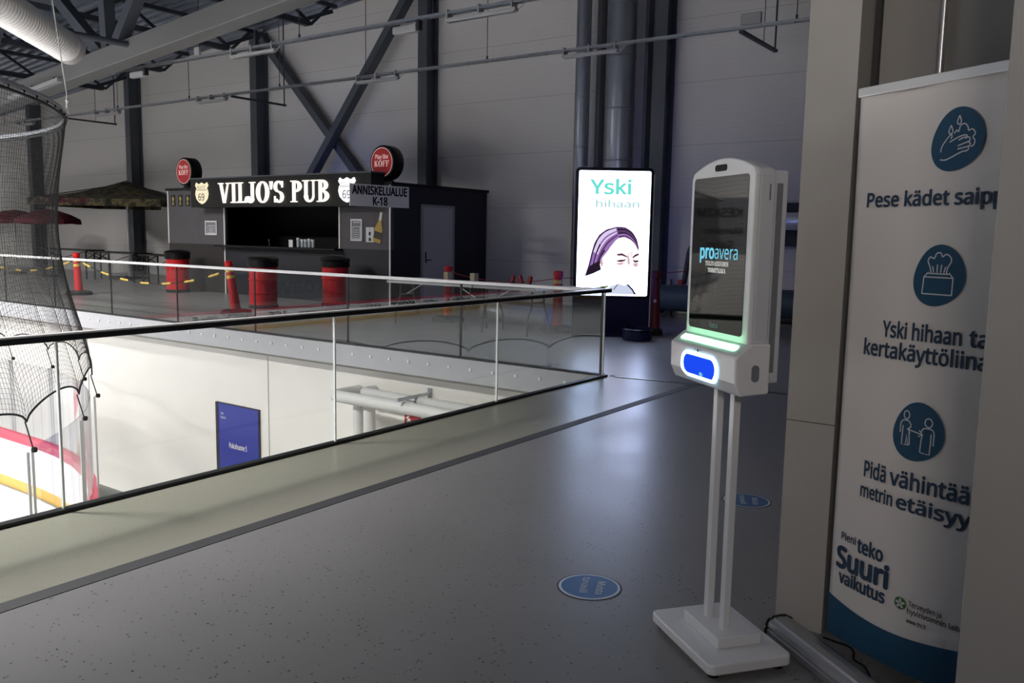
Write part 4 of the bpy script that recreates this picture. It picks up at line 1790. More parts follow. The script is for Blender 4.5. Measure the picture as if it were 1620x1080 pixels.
mb.tube(bend([(-7.02, 16.3, .68), (-6.98, 16.3, 1.35), (-6.7, 16.4, 1.75)], .1), .035, 8)
tag(mb.obj('bent_frame', M['steel_dark'], smooth=True, at=(-7.1, 16.3, .67)), 'dark bent metal frame rising behind the left side of the sanitizer stand', 'frame')
mb = MB()
P = [Vector((-7.6 + .25 * k, 16.4 + .12 * sin(k * 1.3), .012)) for k in range(14)]
P = [Vector((-5.9, 16.9, .3)), Vector((-5.8, 16.7, .012))] + [Vector((-5.8 + .2 * k, 16.55 + .06 * sin(k), .012)) for k in range(1, 9)]
mb.tube(P, .012, 6)
tag(mb.obj('floor_cable', M['black'], at=(-5, 16.6, .0)), 'black cable on the floor along the foot of the back wall', 'cable')

# parasols
t = thing('camouflage_parasol', (-26.2, 15.4, 0), 'big square camouflage parasol left of the pub', 'parasol')
mb = MB()
mb.tube([(0, 0, 0), (0, 0, 3.05)], .045, 14)
mb.obj('pole', M['galv'], t, smooth=True)
mb = MB()
mb.box(-.4, .4, -.4, .4, 0, .08)
mb.obj('base', M['rubber'], t)
S = 2.1
a0 = rad(33)
cor = [Vector((S * sqrt(2) * .97 * cos(a0 + pi / 2 * k + pi / 4), S * sqrt(2) * .97 * sin(a0 + pi / 2 * k + pi / 4), 2.5)) for k in range(4)]
apex = Vector((0, 0, 3.15))
mb = MB()
for k in range(4):
    A, B = cor[k], cor[(k + 1) % 4]
    N = 8
    vs, fs = [], []
    for i in range(N + 1):
        for j in range(N + 1):
            e = A.lerp(B, j / N)
            q = apex.lerp(e, i / N)
            q.z -= .10 * sin(pi * i / N) * 1.0
            vs.append(q)
    for i in range(N):
        for j in range(N):
            a = i * (N + 1) + j
            fs.append((a, a + 1, a + N + 2, a + N + 1))
    mb.add(vs, fs)
o = mb.obj('canopy', M['camo'], t)
so_ = o.modifiers.new('thick', 'SOLIDIFY')
so_.thickness = .012
mb = MB()
for k in range(4):
    A, B = cor[k], cor[(k + 1) % 4]
    d = (B - A)
    nrm = Vector((d.y, -d.x, 0)).normalized()
    vs = [A, B, B - Vector((0, 0, .22)) + nrm * .01, A - Vector((0, 0, .22)) + nrm * .01]
    mb.add(vs, [(0, 1, 2, 3)])
o = mb.obj('valance', M['camo'], t)
so_ = o.modifiers.new('thick', 'SOLIDIFY')
so_.thickness = .01
best = None
for k in range(4):
    A, B = cor[k], cor[(k + 1) % 4]
    mid = (A + B) / 2
    nn = Vector((mid.x, mid.y, 0)).normalized()
    sc_ = nn.dot(Vector((26.2, -15.4, 0)).normalized())
    if best is None or sc_ > best[0]:
        best = (sc_, A, B, nn)
_, A, B, nn = best
mb = MB()
for A_, B_ in ((A, B),):
    dv = (B_ - A_).normalized()
    if dv.cross(Vector((0, 0, 1))).dot(nn) < 0:
        A_, B_, dv = B_, A_, -dv
    pf = frame_place(A_ + nn * .03 - Vector((0, 0, .2)), dv, (0, 0, 1))
    put_text(mb, 'Coca-Cola', pf, .5, .06, .16, width=1.3, slant=.3, bold=.02, z=.004)
mb.obj('valance_lettering', M['red_cloth'], t)
for k in range(4):
    mb = MB()
    mb.tube([apex - Vector((0, 0, .1)), cor[k] - Vector((0, 0, .03))], .015, 6)
    mb.obj('rib', M['dark_gap'], t)


def red_parasol(x, y, label):
    t = thing('red_parasol', (x, y, 0), label, 'parasol', 'dark red parasols')
    mb = MB()
    mb.tube([(0, 0, 0), (0, 0, 2.15)], .022, 10)
    mb.obj('pole', M['galv'], t, smooth=True)
    mb = MB()
    mb.lathe([(.28, 0), (.28, .06), (.05, .09)], 20)
    mb.obj('base', M['rubber'], t)
    mb = MB()
    n = 16
    vs = [(0, 0, 2.2)]
    for rr, z in ((.35, 2.15), (.7, 2.03), (1.0, 1.86), (1.02, 1.72)):
        for k in range(n):
            w = 1.0 if k % 2 == 0 else .95
            vs.append((rr * w * cos(2 * pi * k / n), rr * w * sin(2 * pi * k / n), z - (0.0 if k % 2 == 0 or rr < .9 else -.03)))
    fs = [(0, 1 + k, 1 + (k + 1) % n) for k in range(n)]
    for i in range(3):
        for k in range(n):
            l = (k + 1) % n
            fs.append((1 + i * n + k, 1 + (i + 1) * n + k, 1 + (i + 1) * n + l, 1 + i * n + l))
    mb.add(vs, fs)
    o = mb.obj('canopy', M['red_cloth'], t)
    so_ = o.modifiers.new('thick', 'SOLIDIFY')
    so_.thickness = .01


red_parasol(-28.5, 14.0, 'dark red parasol on the right of the two, half behind the edge of the net')
red_parasol(-31.2, 14.2, 'dark red parasol at the very left behind the net')


def bar_table(x0, x1, y, z, label):
    t = thing('trestle_table', ((x0 + x1) / 2, y, 0), label, 'table', 'black trestle tables left of the pub')
    mb = MB()
    mb.box(x0, x1, y - .3, y + .3, z - .04, z)
    mb.obj('table_top', M['black'], t, at=t.location)
    for xe in (x0 + .15, x1 - .15):
        for ye in (y - .24, y + .24):
            mb = MB()
            mb.bar((xe, ye, 0), (xe, ye, z - .04), .035, .035)
            mb.obj('leg', M['black'], t, at=t.location)
        mb = MB()
        mb.bar((xe, y - .24, z - .3), (xe, y + .24, z - .04), .02, .02)
        mb.bar((xe, y + .24, z - .3), (xe, y - .24, z - .04), .02, .02)
        mb.bar((xe, y - .24, z - .3), (xe, y + .24, z - .3), .02, .02)
        mb.bar((xe, y - .24, z - .05), (x0 + x1) / 2 * Vector((1, 0, 0)) + Vector((0, y - .24, z - .28)), .02, .02)
        mb.obj('cross_strut', M['black'], t, at=t.location)


bar_table(-29.6, -26.6, 14.5, .93, 'black trestle table on the left, just right of the net edge')
bar_table(-26.4, -23.9, 14.5, .90, 'black trestle table in the middle, around the camouflage parasol pole')
bar_table(-23.7, -21.7, 14.5, .88, 'black trestle table on the right, beside the red bin at the pub end')

# ==================================================================================== TOTEM
n_t = Vector((.578, -.816, 0)).normalized()
u_t = Vector((.816, .578, 0)).normalized()
t = thing('display_totem', (-6.72, 12.27, 0), 'tall blue-black advertising totem with a bright white screen', 'display')
W2, HT = .625, 2.72
pt = lambda x, y, z=0.0: u_t * x + Vector((0, 0, 1)) * y + n_t * z
mb = MB()
mb.prism(rounded_rect(-W2, W2, .0, HT, .06), lambda x, y, z: pt(x, y, z - .17), .17)
mb.obj('cabinet', M['totem'], t, bevel=.012)
mb = MB()
fr_o = rounded_rect(-W2, W2, .62, HT, .07)
fr_i = rounded_rect(-W2 + .045, W2 - .045, .665, HT - .05, .03)
n = len(fr_o)
vs = [pt(x, y, 0) for x, y in fr_o] + [pt(x, y, .02) for x, y in fr_o] + [pt(x, y, 0) for x, y in fr_i] + [pt(x, y, .02) for x, y in fr_i]
fs = []
for i in range(n):
    j = (i + 1) % n
    fs += [(i, j, n + j, n + i), (n + i, n + j, 3 * n + j, 3 * n + i), (3 * n + i, 3 * n + j, 2 * n + j, 2 * n + i)]
mb.add(vs, fs)
mb.obj('screen_frame', M['totem_frame'], t)
mb = MB()
mb.prism(rounded_rect(-W2 + .04, W2 - .04, .66, HT - .045, .02), lambda x, y, z: pt(x, y, z), .008)
mb.obj('screen', M['led_white'], t)
mb = MB()
mb.prism(rounded_rect(-W2 + .04, W2 - .04, .66, HT - .045, .02), lambda x, y, z: pt(x, y, -.178 + z), .008)  # unseen glowing back, added to throw blue light on wall and ducts
mb.obj('added_rear_glow', M['back_glow'], t)
mb = MB()
mb.box(-W2 - .02, W2 + .02, -.12, .3, 0, .03)
for v in mb.v:
    q = u_t * v.x - n_t * v.y + Vector((0, 0, v.z))
    v.x, v.y, v.z = q.x, q.y, q.z
mb.obj('base_plate', M['totem'], t)
mb = MB()
mb.box(-.008, .008, -.008, .008, 0.03, HT - .1)
for v in mb.v:
    q = u_t * (v.x + W2 + .008) - n_t * (v.y + .01) + Vector((0, 0, v.z))
    v.x, v.y, v.z = q.x, q.y, q.z
o = mb.obj('edge_strip', M['alu'], t)

# the picture on the screen: a woman coughing into her sleeve, with two words above
SW, SH = 2 * W2 - .08, HT - .705
sp = lambda x, y, z=0.0: pt(-SW / 2 + x * SW, HT - .045 - y * SH, .010 + z)       # x, y in 0..1 from the top left


def spic(name, mat_, polys, z, par=None, strokes=(), texts=()):
    mb = MB()
    for P in polys:
        flat_poly(mb, P, sp, z)
    for P, w in strokes:
        pts = [(x * SW, y * SH) for x, y in P]
        stroke(mb, pts, lambda X, Y, Z: sp(X / SW, Y / SH, Z), w, z)
    for s, x, y, h, w in texts:
        put_text(mb, s, lambda X, Y, Z: sp(X, -Y, Z), x, -y, h, width=w, bold=.03, z=z)
    return mb.obj(name, mat_, par or t, tri=True)


spic('screen_headline', M['led_cyan'], [], .001, texts=[('Yski', .17, .185, .11, .56)])
spic('screen_headline', M['led_pale'], [], .001, texts=[('hihaan', .25, .29, .055, .60)])
face = [(.34, .64), (.40, .54), (.52, .50), (.66, .50), (.78, .54), (.84, .60), (.86, .70), (.83, .78), (.80, .86), (.62, .92), (.44, .90), (.36, .80), (.32, .72)]
spic('screen_face', M['led_skin'], [face], .001)
hair = [(.12, .845), (.165, .75), (.195, .67), (.235, .58), (.30, .51), (.40, .465), (.54, .443), (.66, .445), (.76, .48), (.83, .54), (.862, .61),
        (.862, .68), (.845, .62), (.80, .575), (.74, .545), (.66, .525), (.58, .53), (.53, .555), (.47, .60), (.42, .645), (.365, .685), (.335, .72), (.325, .755), (.345, .79), (.24, .82)]
spic('screen_hair', M['led_hair2'], [hair], .0015)
def strand_bands(O, I, n, pick):
    """bands running along the hair between an outer and an inner line"""
    O, I = smooth_line(O, 4), smooth_line(I, 4)
    for k in range(n):
        if not pick(k):
            continue
        f0, f1 = k / n, (k + .92) / n
        A = [(o[0] + (i_[0] - o[0]) * f0, o[1] + (i_[1] - o[1]) * f0) for o, i_ in zip(O, I)]
        B = [(o[0] + (i_[0] - o[0]) * f1, o[1] + (i_[1] - o[1]) * f1) for o, i_ in zip(O, I)]
        for q in range(len(A) - 1):
            yield [A[q], A[q + 1], B[q + 1], B[q]]


OL = [(.53, .445), (.38, .475), (.27, .545), (.215, .64), (.185, .73), (.13, .842)]
IL = [(.57, .535), (.47, .595), (.41, .65), (.355, .695), (.325, .745), (.345, .79)]
OR_ = [(.54, .445), (.66, .447), (.77, .488), (.84, .56), (.86, .63), (.86, .68)]
IR = [(.58, .535), (.66, .525), (.74, .545), (.80, .578), (.84, .62), (.85, .67)]
spic('screen_hair_pale', M['led_hair4'], list(strand_bands(OL[:4], IL[:4], 9, lambda k: k in (1, 2, 4))), .0018)
spic('screen_hair_mid', M['led_hair'], list(strand_bands(OL, IL, 9, lambda k: k in (0, 6))) + list(strand_bands(OR_, IR, 6, lambda k: k in (0, 2, 5))), .002)
for kk in (0, 3, 7):
    spic('screen_hair_dark', M['led_hair3'], list(strand_bands(OL[2:], IL[2:], 9, lambda k: k == kk)), .0022)
spic('screen_hair_parting', M['led_hair3'], list(strand_bands(OR_, IR, 6, lambda k: k in (1, 3))), .0022)
spic('screen_hair_tip', M['led_hair3'], [[(.12, .845), (.16, .78), (.20, .755), (.26, .735), (.325, .715), (.33, .75), (.345, .785), (.30, .80), (.22, .825)]], .0024)
spic('screen_brow', M['led_line'], [[(.56, .662), (.63, .655), (.70, .678), (.705, .688), (.63, .672), (.565, .674)]], .002)
spic('screen_brow', M['led_line'], [[(.775, .684), (.81, .664), (.86, .652), (.865, .664), (.815, .680), (.78, .694)]], .002)
spic('screen_eye', M['led_line'], [[(.555, .716), (.60, .708), (.66, .706), (.69, .700), (.67, .716), (.62, .724), (.575, .722)]], .002)
spic('screen_eye', M['led_line'], [[(.785, .704), (.82, .712), (.865, .706), (.86, .722), (.82, .728), (.79, .718)]], .002)
spic('screen_frown', M['led_skin2'], [], .002, strokes=[([(.728, .645), (.722, .688)], .008)])
spic('screen_frown', M['led_skin2'], [], .002, strokes=[([(.755, .64), (.76, .682)], .008)])
for P in ([(.70, .66), (.735, .70), (.74, .745), (.715, .74)], [(.785, .735), (.86, .73), (.85, .765), (.80, .755)], [(.325, .735), (.35, .70), (.37, .74), (.35, .77)],
          [(.56, .735), (.66, .728), (.64, .745), (.58, .748)]):
    spic('screen_shade', M['led_skin2'], [P], .0018)
spic('screen_sleeve', M['led_grey'], [[(.40, .985), (.43, .945), (.50, .915), (.60, .905), (.70, .915), (.78, .945), (.86, .985)]], .0012,
     strokes=[([(.70, .905), (.76, .935), (.80, .985)], .045), ([(.60, .905), (.52, .93), (.47, .985)], .02)])
spic('screen_sleeve_edge', M['led_hair3'], [], .0022, strokes=[([(.72, .905), (.79, .945), (.83, .985)], .028), ([(.585, .905), (.55, .93), (.53, .95)], .012), ([(.76, .88), (.80, .865), (.84, .85)], .006)])
spic('screen_dots', M['led_olive'], [[(.02, .965), (.2, .945), (.34, .925), (.46, .915), (.44, .935), (.34, .95), (.18, .985), (.02, .985)]], .0014)
mb = MB()
for k, (x, y) in enumerate(((.03, .955), (.17, .955), (.32, .945), (.44, .94))):
    stroke(mb, [(x * SW + .03 * cos(2 * pi * q / 14), y * SH + .03 * sin(2 * pi * q / 14)) for q in range(14)], lambda X, Y, Z: sp(X / SW, Y / SH, Z), .012, .0026, True)
mb.obj('screen_symbols', M['led_pale'], t)

t2 = thing('round_tub', (-6.13, 12.08, 0), 'low dark blue round tub on the floor at the right foot of the totem', 'tub')
mb = MB()
mb.lathe([(.20, .0), (.235, .02), (.235, .17), (.22, .2), (.22, .17), (.21, .05)], 24)
mb.obj('tub_body', M['totem'], t2, smooth=True)
mb = MB()
mb.tube([(.237 * cos(2 * pi * k / 28), .237 * sin(2 * pi * k / 28), .17) for k in range(28)], .014, 6, closed=True)
mb.obj('rim', M['totem_frame'], t2)

# ==================================================================================== SANITIZER STAND
C = Vector((-1.19, 3.16, 0))
ku = Vector((.788, -.616, 0)).normalized()
kn = Vector((-.616, -.788, 0)).normalized()
U0 = .055
t = thing('sanitizer_stand', (C.x, C.y, 0), 'white hand sanitizer stand with a tall black screen and a blue-lit dispenser', 'sanitizer stand')
kp = lambda x, z, d=0.0: ku * (U0 + x) + kn * d + Vector((0, 0, z))


def kbox(mb, x0, x1, d0, d1, z0, z1):
    vs = [kp(x, z, d) for x in (x0, x1) for d in (d0, d1) for z in (z0, z1)]
    mb.add(vs, [(0, 1, 3, 2), (4, 6, 7, 5), (0, 4, 5, 1), (2, 3, 7, 6), (0, 2, 6, 4), (1, 5, 7, 3)])


kplan = lambda z: (lambda x, y, h=0.0: kp(x, z + h, y))
mb = MB()
mb.prism(rounded_rect(-.245, .245, -.14, .212, .03), kplan(.022), .04)
bo = mb.obj('base_plate', M['kiosk'], t, bevel=.006)
for x in (-.2, .2):
    for d in (-.1, .17):
        mb = MB()
        mb.lathe([(.022, 0), (.022, .012), (.01, .016), (.01, .024)], 12, kp(x, 0, d))
        mb.obj('foot', M['black'], bo)
mb = MB()
mb.prism(rounded_rect(-.135, .135, -.072, .118, .006), kplan(.062), .042)
mb.obj('raised_plate', M['kiosk'], t, bevel=.004)
for x in (-.058, .062):
    mb = MB()
    kbox(mb, x - .0155, x + .0155, .034, .064, .10, 1.08)
    mb.obj('leg', M['kiosk'], t, bevel=.003)
# head: front shell with an arched top
head = [(-.225, 1.17), (.225, 1.17), (.225, 1.83)]
for k in range(13):
    x = .212 - .424 * k / 12
    head.append((x, 1.848 + .050 * (1 - (x / .225) ** 2)))
head += [(-.225, 1.83)]
DP = .115
mb = MB()
mb.prism(head, lambda x, z, h: kp(x, z, DP - .022 + h), .022)
mb.obj('front_shell', M['kiosk'], t, bevel=.006)
head2 = [(x * .985, z - (.004 if z > 1.8 else 0)) for x, z in head]
mb = MB()
mb.prism(head2, lambda x, z, h: kp(x, z, DP - .085 + h), .0625)
mb.obj('body_shell', M['kiosk_side'], t, bevel=.006)
mb = MB()
kbox(mb, -.20, .20, -.035, DP - .085, 1.09, 1.845)
bk = mb.obj('rear_box', M['kiosk_side'], t, bevel=.008)
mb = MB()
kbox(mb, .2002, .2015, -.012, .012, 1.13, 1.80)
kbox(mb, .2225, .2232, .05, .056, 1.74, 1.795)
mb.obj('side_groove', M['kiosk_groove'], bk)
# screen
kf = lambda x, z, h=0.0: kp(x, z, DP + h)
mb = MB()
mb.prism(rounded_rect(-.200, .188, 1.258, 1.832, .016), lambda x, z, h: kf(x, z, -.004 + h), .0055)
sc = mb.obj('screen', M['screen_black'], t)
mb = MB()
ht = lambda x, y, z=0.0: kf(x, y, .002 + z)
put_text(mb, 'pro', ht, -.130, 1.530, .050, width=.105, bold=.035, z=.0005)
put_text(mb, 'avera', ht, -.022, 1.530, .050, width=.160, z=.0005)
mb.obj('screen_logo', M['logo_cyan'], sc)
mb = MB()
put_serif(mb, 'TULEVAISUUDEN', ht, -.088, 1.503, .017, .168, .0005, .0004)
put_serif(mb, 'TOIMITILOJA', ht, -.068, 1.478, .017, .130, .0005, .0004)
mb.obj('screen_caption', M['logo_white'], sc)
mb = MB()
put_text(mb, 'Extra', ht, -.035, 1.272, .018, width=.055, bold=.01, z=.0005)
mb.obj('screen_badge', M['logo_dim'], sc)
mb = MB()
mb.prism(rounded_rect(-.05, .035, 1.851, 1.875, .011), lambda x, z, h: kf(x, z, -.004 + h), .0052)
mb.obj('camera_window', M['black'], t)
# dispenser box: slanted top, front that leans back towards the bottom
DD = .168
sec = [(.03, 1.06), (DD - .022, 1.052), (DD, 1.10), (DD + .002, 1.196), (DP - .004, 1.240), (.03, 1.240)]
vs = [kp(-.245, z, d) for d, z in sec] + [kp(.245, z, d) for d, z in sec]
n = len(sec)
mb = MB()
mb.add(vs, [tuple(range(n)), tuple(range(2 * n - 1, n - 1, -1))] + [(i, n + i, n + (i + 1) % n, (i + 1) % n) for i in range(n)])
dp = mb.obj('dispenser_box', M['kiosk'], t, bevel=.008)
# green light bar on the slanted top
a, b = Vector((0, DD + .002, 1.196)), Vector((0, DP - .004, 1.240))
sl = (b - a)
sln = Vector((0, sl.z, -sl.y)).normalized()
if sln.z < 0:
    sln = -sln
slp = lambda x, f, h=0.0: kp(x, a.z + sl.z * f + sln.z * h, a.y + sl.y * f + sln.y * h)
mb = MB()
mb.prism([(x, f) for x, f in rounded_rect(-.195, .195, .34, .72, .0)][::1] if False else
         [(-.195, .36), (-.2, .45), (-.2, .6), (-.195, .7), (.195, .7), (.2, .6), (.2, .45), (.195, .36)], slp, .003)
mb.obj('light_bar', M['green_led'], dp)
# oval well with a glowing ring
kd = lambda x, z, h=0.0: kp(x, z, DD + (.002 if z > 1.1 else .002 - (1.1 - z) * .45) + h)
mb = MB()
ov = rounded_rect(-.135, .12, 1.083, 1.168, .04, 8)
mb.prism(ov, kd, .0015)
mb.obj('dispenser_well', M['blue_well'], dp)
mb = MB()
ring_o = rounded_rect(-.143, .128, 1.075, 1.176, .047, 8)
ring_i = rounded_rect(-.130, .115, 1.088, 1.163, .036, 8)
n = len(ring_o)
vs = [kd(x, z, 0) for x, z in ring_o] + [kd(x, z, .005) for x, z in ring_o] + [kd(x, z, .005) for x, z in ring_i] + [kd(x, z, 0) for x, z in ring_i]
fs = []
for i in range(n):
    j = (i + 1) % n
    fs += [(i, j, n + j, n + i), (n + i, n + j, 2 * n + j, 2 * n + i), (2 * n + i, 2 * n + j, 3 * n + j, 3 * n + i)]
mb.add(vs, fs)
mb.obj('glow_ring', M['blue_led'], dp)
mb = MB()
flat_poly(mb, circle_pts(.01, 1.098, .012, .008, 12), lambda x, z, h: kd(x, z, .003))
mb.obj('nozzle', M['logo_cyan'], dp)
mb = MB()
flat_poly(mb, circle_pts(-.02, 1.185, .006, n=12), lambda x, z, h: kd(x, z, .0015))
for s in (-1, 1):
    stroke(mb, [(-.02 + s * .012, 1.182), (-.02 + s * .022, 1.19), (-.02 + s * .026, 1.182)], lambda x, z, h: kd(x, z, .0015), .002)
mb.obj('sensor_mark', M['ink'], dp)
# lock plate on the side
ksd = lambda d, z, h=0.0: kp(.245 + h, z, d)
mb = MB()
mb.prism(rounded_rect(.075, .105, 1.105, 1.165, .014), lambda d, z, h: ksd(d, z, h), .003)
mb.obj('side_lock', M['kiosk_groove'], dp)

# ==================================================================================== BANNER
BL = Vector((-.83, 3.385, 0))
B_TOP = 2.14


def banner_xy(s, z):
    k = min(max((B_TOP - z) / 1.2, 0), 1)
    k = k * k * (3 - 2 * k)
    N = 24
    x, y = BL.x, BL.y
    sg = 1 if s >= 0 else -1
    ds = s / N
    for i in range(N):
        q = ds * (i + .5)
        a = 58.8 + k * (51 + 26 * min(max(q / .55, 0), 1) - 58.8)
        x += sin(rad(a)) * ds
        y -= cos(rad(a)) * ds
    return x, y, 58.8 + k * (51 + 26 * min(max(s / .55, 0), 1) - 58.8)


def bp(s, z, h=0.0):
    x, y, a = banner_xy(s, z)
    return Vector((x - cos(rad(a)) * h, y - sin(rad(a)) * h, z))


t = thing('rollup_banner', (-.5, 3.15, 0), 'white hygiene banner with blue round icons, hung beside the white pillar', 'banner')
BW = .86
mb = MB()
NS, NZ = 40, 60
vs, fs = [], []
for i in range(NS + 1):
    for j in range(NZ + 1):
        s, z = BW * i / NS, .06 + (B_TOP - .06) * j / NZ
        rip = .006 * sin(s * 17 + 1.0) * max(0, (z - 1.7) / .44)
        vs.append(bp(s, z, rip - .0035))
for i in range(NS):
    for j in range(NZ):
        a = i * (NZ + 1) + j
        fs.append((a, a + NZ + 1, a + NZ + 2, a + 1))
mb.add(vs, fs)
o = mb.obj('fabric', M['cloth'], t, smooth=True, at=t.location)
so_ = o.modifiers.new('thick', 'SOLIDIFY')
so_.thickness = .0015
so_.offset = 0
mb = MB()
mb.bar(bp(-.008, B_TOP + .008), bp(BW, B_TOP + .008), .022, .034)
mb.obj('top_bar', M['alu_bright'], t, at=t.location, bevel=.004)
mb = MB()
mb.tube([bp(.43, .05, -.04), bp(.43, B_TOP, -.02)], .012, 10)
mb.obj('support_pole', M['alu'], t, at=t.location)


def blue_area():
    mb = MB()
    top = lambda s: .226 - .035 * sin(min(max((s + .03) / .6, 0), 1) * pi) - .01 * s + .0 * s
    vs, fs = [], []
    N, K = 60, 10
    for i in range(N + 1):
        s = BW * i / N
        for j in range(K + 1):
            vs.append(bp(s, .06 + (top(s) - .06) * j / K, .0016))
    for i in range(N):
        for j in range(K):
            a = i * (K + 1) + j
            fs.append((a, a + K + 1, a + K + 2, a + 1))
    mb.add(vs, fs)
    return mb.obj('printed_wave', M['navy'], t, at=t.location, smooth=True)


blue_area()


def blob(cx, cz, w, h, rot_=0.0, n=72):
    pts = []
    for k in range(n):
        a = 2 * pi * k / n
        r = 1 + .05 * cos(2 * (a - rad(50))) + .03 * cos(3 * a + 1.0)
        x, y = w / 2 * r * cos(a), h / 2 * r * sin(a)
        pts.append((cx + x, cz + y))
    return pts


def disc_patch(mb, pts, h):
    cx = sum(p_[0] for p_ in pts) / len(pts)
    cz = sum(p_[1] for p_ in pts) / len(pts)
    n = len(pts)
    R_ = 6
    vs = [bp(cx, cz, h)]
    for r in range(1, R_ + 1):
        vs += [bp(cx + (x - cx) * r / R_, cz + (z - cz) * r / R_, h) for x, z in pts]
    fs = [(0, 1 + k, 1 + (k + 1) % n) for k in range(n)]
    for r in range(R_ - 1):
        for k in range(n):
            l = (k + 1) % n
            fs.append((1 + r * n + k, 1 + (r + 1) * n + k, 1 + (r + 1) * n + l, 1 + r * n + l))
    mb.add(vs, fs)


def icon(cx, cz, w, h, lines):
    mb = MB()
    disc_patch(mb, blob(cx, cz, w, h), .002)
    d = mb.obj('printed_icon', M['navy'], t, at=t.location, smooth=True)
    mb = MB()
    for P, closed in lines:
        P = [(cx + x * w, cz + y * h) for x, y in P]
        stroke(mb, P if closed == 2 else smooth_line(P), bp, .0042, .0032, closed=False)
    mb.obj('icon_drawing', M['paper'], d, at=t.location)


def drop(x, y, s):
    return [(x, y + s), (x + .3 * s, y + .35 * s), (x + .42 * s, y - .1 * s), (x + .2 * s, y - .5 * s), (x - .2 * s, y - .5 * s), (x - .42 * s, y - .1 * s), (x - .3 * s, y + .35 * s), (x, y + s)]


wash = [(drop(.02, .29, .09), 0), (drop(-.13, .15, .09), 0),
        ([(-.30, -.18), (-.28, -.09), (-.2, .02), (-.12, .09), (-.10, .06), (-.12, .02)], 0),
        ([(-.3, -.3), (-.2, -.31), (-.08, -.27), (.1, -.2), (.2, -.19)], 0),
        ([(-.14, -.03), (.0, .03), (.12, .06), (.18, .05), (.16, .0)], 0),
        ([(.03, -.01), (.12, .02), (.22, .02), (.24, -.03), (.2, -.05), (.02, -.10)], 0),
        ([(.2, -.05), (.25, -.08), (.22, -.12), (.02, -.15)], 0), ([(.22, -.12), (.22, -.17), (.18, -.19)], 0),
        ([(-.06, .10), (-.02, .15), (.02, .13), (.05, .22), (.13, .24), (.19, .18), (.2, .13), (.28, .14), (.33, .07), (.29, .02), (.33, -.04), (.31, -.11), (.26, -.13)], 0)]
icon(.425, 1.94, .198, .203, wash)
tissue = [([(-.3, -.3), (.27, -.3)], 2), ([(.27, -.3), (.28, -.02), (.2, .06)], 2), ([(-.3, -.3), (-.28, -.02), (-.2, .06)], 2), ([(-.28, -.02), (.28, -.02)], 2), ([(-.2, .04), (.2, .04)], 2),
          ([(-.15, .05), (-.17, .14), (-.22, .24), (-.18, .31), (-.1, .29), (-.06, .37), (.02, .38), (.06, .32), (.12, .36), (.2, .33), (.23, .25), (.17, .15), (.15, .05)], 0),
          ([(-.1, .06), (-.12, .16)], 2), ([(-.03, .06), (-.03, .19)], 2), ([(.04, .06), (.05, .19)], 2), ([(.1, .06), (.13, .16)], 2)]
icon(.391, 1.491, .19, .206, tissue)


def ell(x, y, rx, ry):
    return [(x + rx * cos(2 * pi * k / 16), y + ry * sin(2 * pi * k / 16)) for k in range(17)]


people = [(ell(-.23, .27, .055, .07), 2), (ell(.2, .2, .07, .075), 2),
          ([(-.34, -.05), (-.34, .1), (-.29, .17), (-.19, .17), (-.14, .12), (-.14, .06)], 0), ([(-.29, .08), (-.3, -.25), (-.22, -.25), (-.21, -.06), (-.17, -.25)], 2),
          ([(-.17, .06), (-.14, -.23), (-.2, -.25)], 2),
          ([(.07, .02), (.1, .08), (.15, .1), (.26, .1), (.31, .04), (.31, -.17)], 0), ([(.1, .0), (.08, -.12), (.07, -.32), (.15, -.33)], 2), ([(.26, .02), (.26, -.12), (.25, -.33), (.17, -.33)], 2),
          ([(-.2, .03), (.1, -.02)], 2), ([(-.13, .08), (-.2, .03), (-.14, -.02)], 2), ([(.03, .05), (.1, -.02), (.02, -.06)], 2)]
icon(.358, .943, .192, .208, people)

lines = [('Pese kädet saipp', .066, 1.730, .049, .535, .03), ('ualla', .612, 1.730, .049, .17, .03), ('Yski hihaan', .186, 1.265, .055, .300, .03), ('tai', .512, 1.265, .055, .078, .03),
         ('kertakäyttöliinaan', .106, 1.190, .055, .545, .03), ('Pidä', .149, .734, .058, .098, .03), ('vähintään', .264, .734, .058, .33, .03), ('metrin', .138, .655, .05, .143, .03), ('etäisyys', .298, .655, .05, .30, .03),
         ('Pieni', .056, .458, .028, .076, .03), ('teko', .142, .437, .052, .118, .04), ('Suuri', .040, .345, .080, .25, .05), ('vaikutus', .057, .285, .048, .223, .045)]
for s, x, z, h, w, b in lines:
    mb = MB()
    put_text(mb, s, bp, x, z, h, width=w, bold=b, z=.0022)
    mb.obj('printed_text', M['navy_text'], t, at=t.location)
mb = MB()
put_text(mb, 'Terveyden ja', bp, .374, .314, .020, width=.118, bold=.01, z=.0022)
put_text(mb, 'hyvinvoinnin laitos', bp, .371, .287, .020, width=.205, bold=.01, z=.0022)
put_text(mb, 'www.thl.fi', bp, .370, .253, .015, width=.072, bold=.02, z=.0022)
mb.obj('printed_caption', M['ink'], t, at=t.location)
mb = MB()
disc_patch(mb, circle_pts(.342, .313, .023, n=32), .0022)
lg = mb.obj('printed_logo', M['leaf'], t, at=t.location)
mb = MB()
for k in range(5):
    a = 2 * pi * k / 5 + pi / 2
    c_ = (.342 + .011 * cos(a), .313 + .011 * sin(a))
    pts = [(c_[0] + .0085 * cos(q) * cos(a) - .0045 * sin(q) * sin(a), c_[1] + .0085 * cos(q) * sin(a) + .0045 * sin(q) * cos(a)) for q in [2 * pi * j / 12 for j in range(12)]]
    flat_poly(mb, pts, bp, .0032)
mb.obj('logo_petals', M['paper'], lg, at=t.location)

